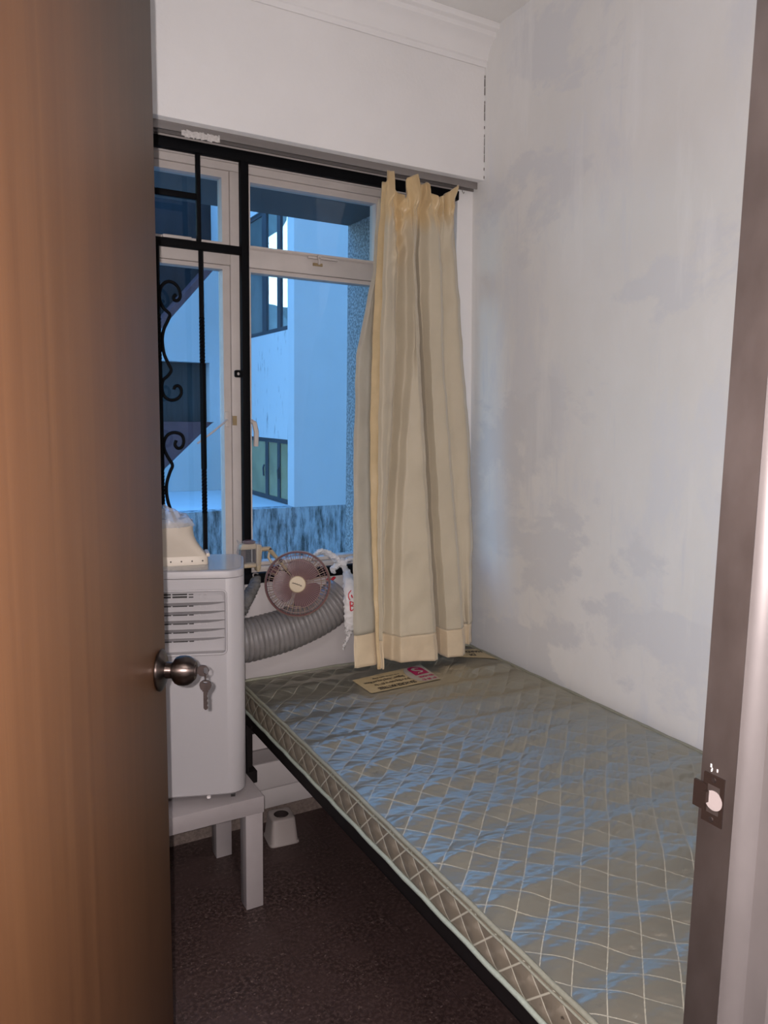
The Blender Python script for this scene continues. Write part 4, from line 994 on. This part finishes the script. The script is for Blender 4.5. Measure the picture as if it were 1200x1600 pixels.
box('ledge', M_ext, -6, XB + .05, YA + FT, YC + .4, ZL_ - .2, ZL_ - .0015, nb)
wb = MB()
W0, W1 = YA + FT + .012, 6.92
for ya, yb, za, zb in ((W1, YC, ZL_, HB), (W0, W1, 1.187, 2.04), (W0, W1, 3.05, HB), (YA + FT, W0, ZL_, HB)): wb.box(XB, XB + .05, ya, yb, za, zb)
wb.build('side_wall', M_extb, nb)
def side_window(za, zb, bars, panes):
    w = MB(); x0, x1 = XB + .012, XB + .035
    w.box(x0, x1, W0, W1, za, za + .035).box(x0, x1, W0, W1, zb - .035, zb).box(x0, x1, W1 - .05, W1, za, zb)
    for a, b2 in bars: w.box(x0, x1, a, b2, za + .035, zb - .035)
    o = w.build('window_frame', M_dfr, nb)
    for a, b2, m_ in panes: box('pane', m_, XB + .02, XB + .026, a, b2, za + .035, zb - .035, o)
    return o
side_window(2.04, 3.05, ((6.128, 6.226), (5.813, 5.882)), ((6.226, 6.87, mat('dim_upper_pane', (.12, .145, .14), .25, var=.2, vscale=3)), (5.882, 6.128, M_glass), (W0, 5.813, M_glass)))
w2 = side_window(.667, 1.187, ((6.10, 6.17), (5.83, 5.89), (W0, W0 + .03)), ((6.17, 6.87, M_green), (5.89, 6.10, M_green), (W0 + .03, 5.83, M_green)))
for y in (6.20, 5.86): MB().tube([(XB + .011, y, .95), (XB - .004, y - .02, .93), (XB - .004, y - .03, .86)], .008, 6).build('window_handle', M_dfr, w2)
# inside of the upper corridor: a slab and a pier break the view of the sky
box('corridor_slab', M_grey, XB + .05, 6.0, YA + FT, YC + 1.5, 1.20, 1.40, nb)
MB().prism([(3.085, 3.978), (3.668, 4.065), (3.634, 3.724), (3.567, 3.610), (3.509, 3.588), (3.476, 3.554), (3.402, 3.500), (3.361, 3.473), (3.410, 3.426), (3.352, 3.367), (3.319, 3.274), (3.277, 2.970), (3.258, 2.667), (3.073, 2.652)], 'y', 9.0, 9.2).build('far_wing', M_grey, nb)
MB().prism([(3.278, 2.784), (3.407, 2.794), (3.493, 2.826), (3.607, 2.803), (3.713, 2.795), (3.766, 2.775), (3.910, 2.778), (4.075, 2.791), (4.075, 2.129), (3.271, 2.091)], 'y', 9.6, 9.9).build('far_roofs', M_grey, nb)
# back wall of the recess with the stair
def cp(name, poly, mt_, y0=YC, y1=YC + .35): return MB().prism(poly, 'y', y0, y1).build(name, mt_, nb)
XR = XB + .05
cp('stair_wall', [(1.50, 1.965), (2.135, 2.70), (2.2, 2.78), (2.2, HB), (XR, HB), (XR, 1.845), (1.50, 1.845)], M_ext)
cp('stair_wall', [(2.065, 1.845), (XR, 1.845), (XR, ZL_), (1.42, ZL_), (2.098, 1.302), (2.065, 1.302)], M_ext)
cp('stair_wall', [(-1, ZL_), (1.42, ZL_), (1.42, .672), (-1, .672)], M_ext)
cp('stair_string', [(1.50, 2.045), (2.2, 2.86), (2.2, 2.785), (2.135, 2.705), (1.50, 1.97)], M_mar, YC + .02, YC + .3)
cp('stair_string', [(1.0, 1.302), (2.096, 1.302), (1.42, .674), (1.0, .674)], M_mar, YC + .03, YC + .3)
cp('shutter', [(1.0, 1.303), (2.064, 1.303), (2.064, 1.844), (1.0, 1.844)], M_shut, YC + .12, YC + .2)
cp('stair_well', [(-1, 1.0), (XR, 1.0), (XR, HB), (-1, HB)], M_dark, YC + .40, YC + .5)
box('stair_wall', M_ext, -1, .99, YC, YC + .35, .673, HB, nb)
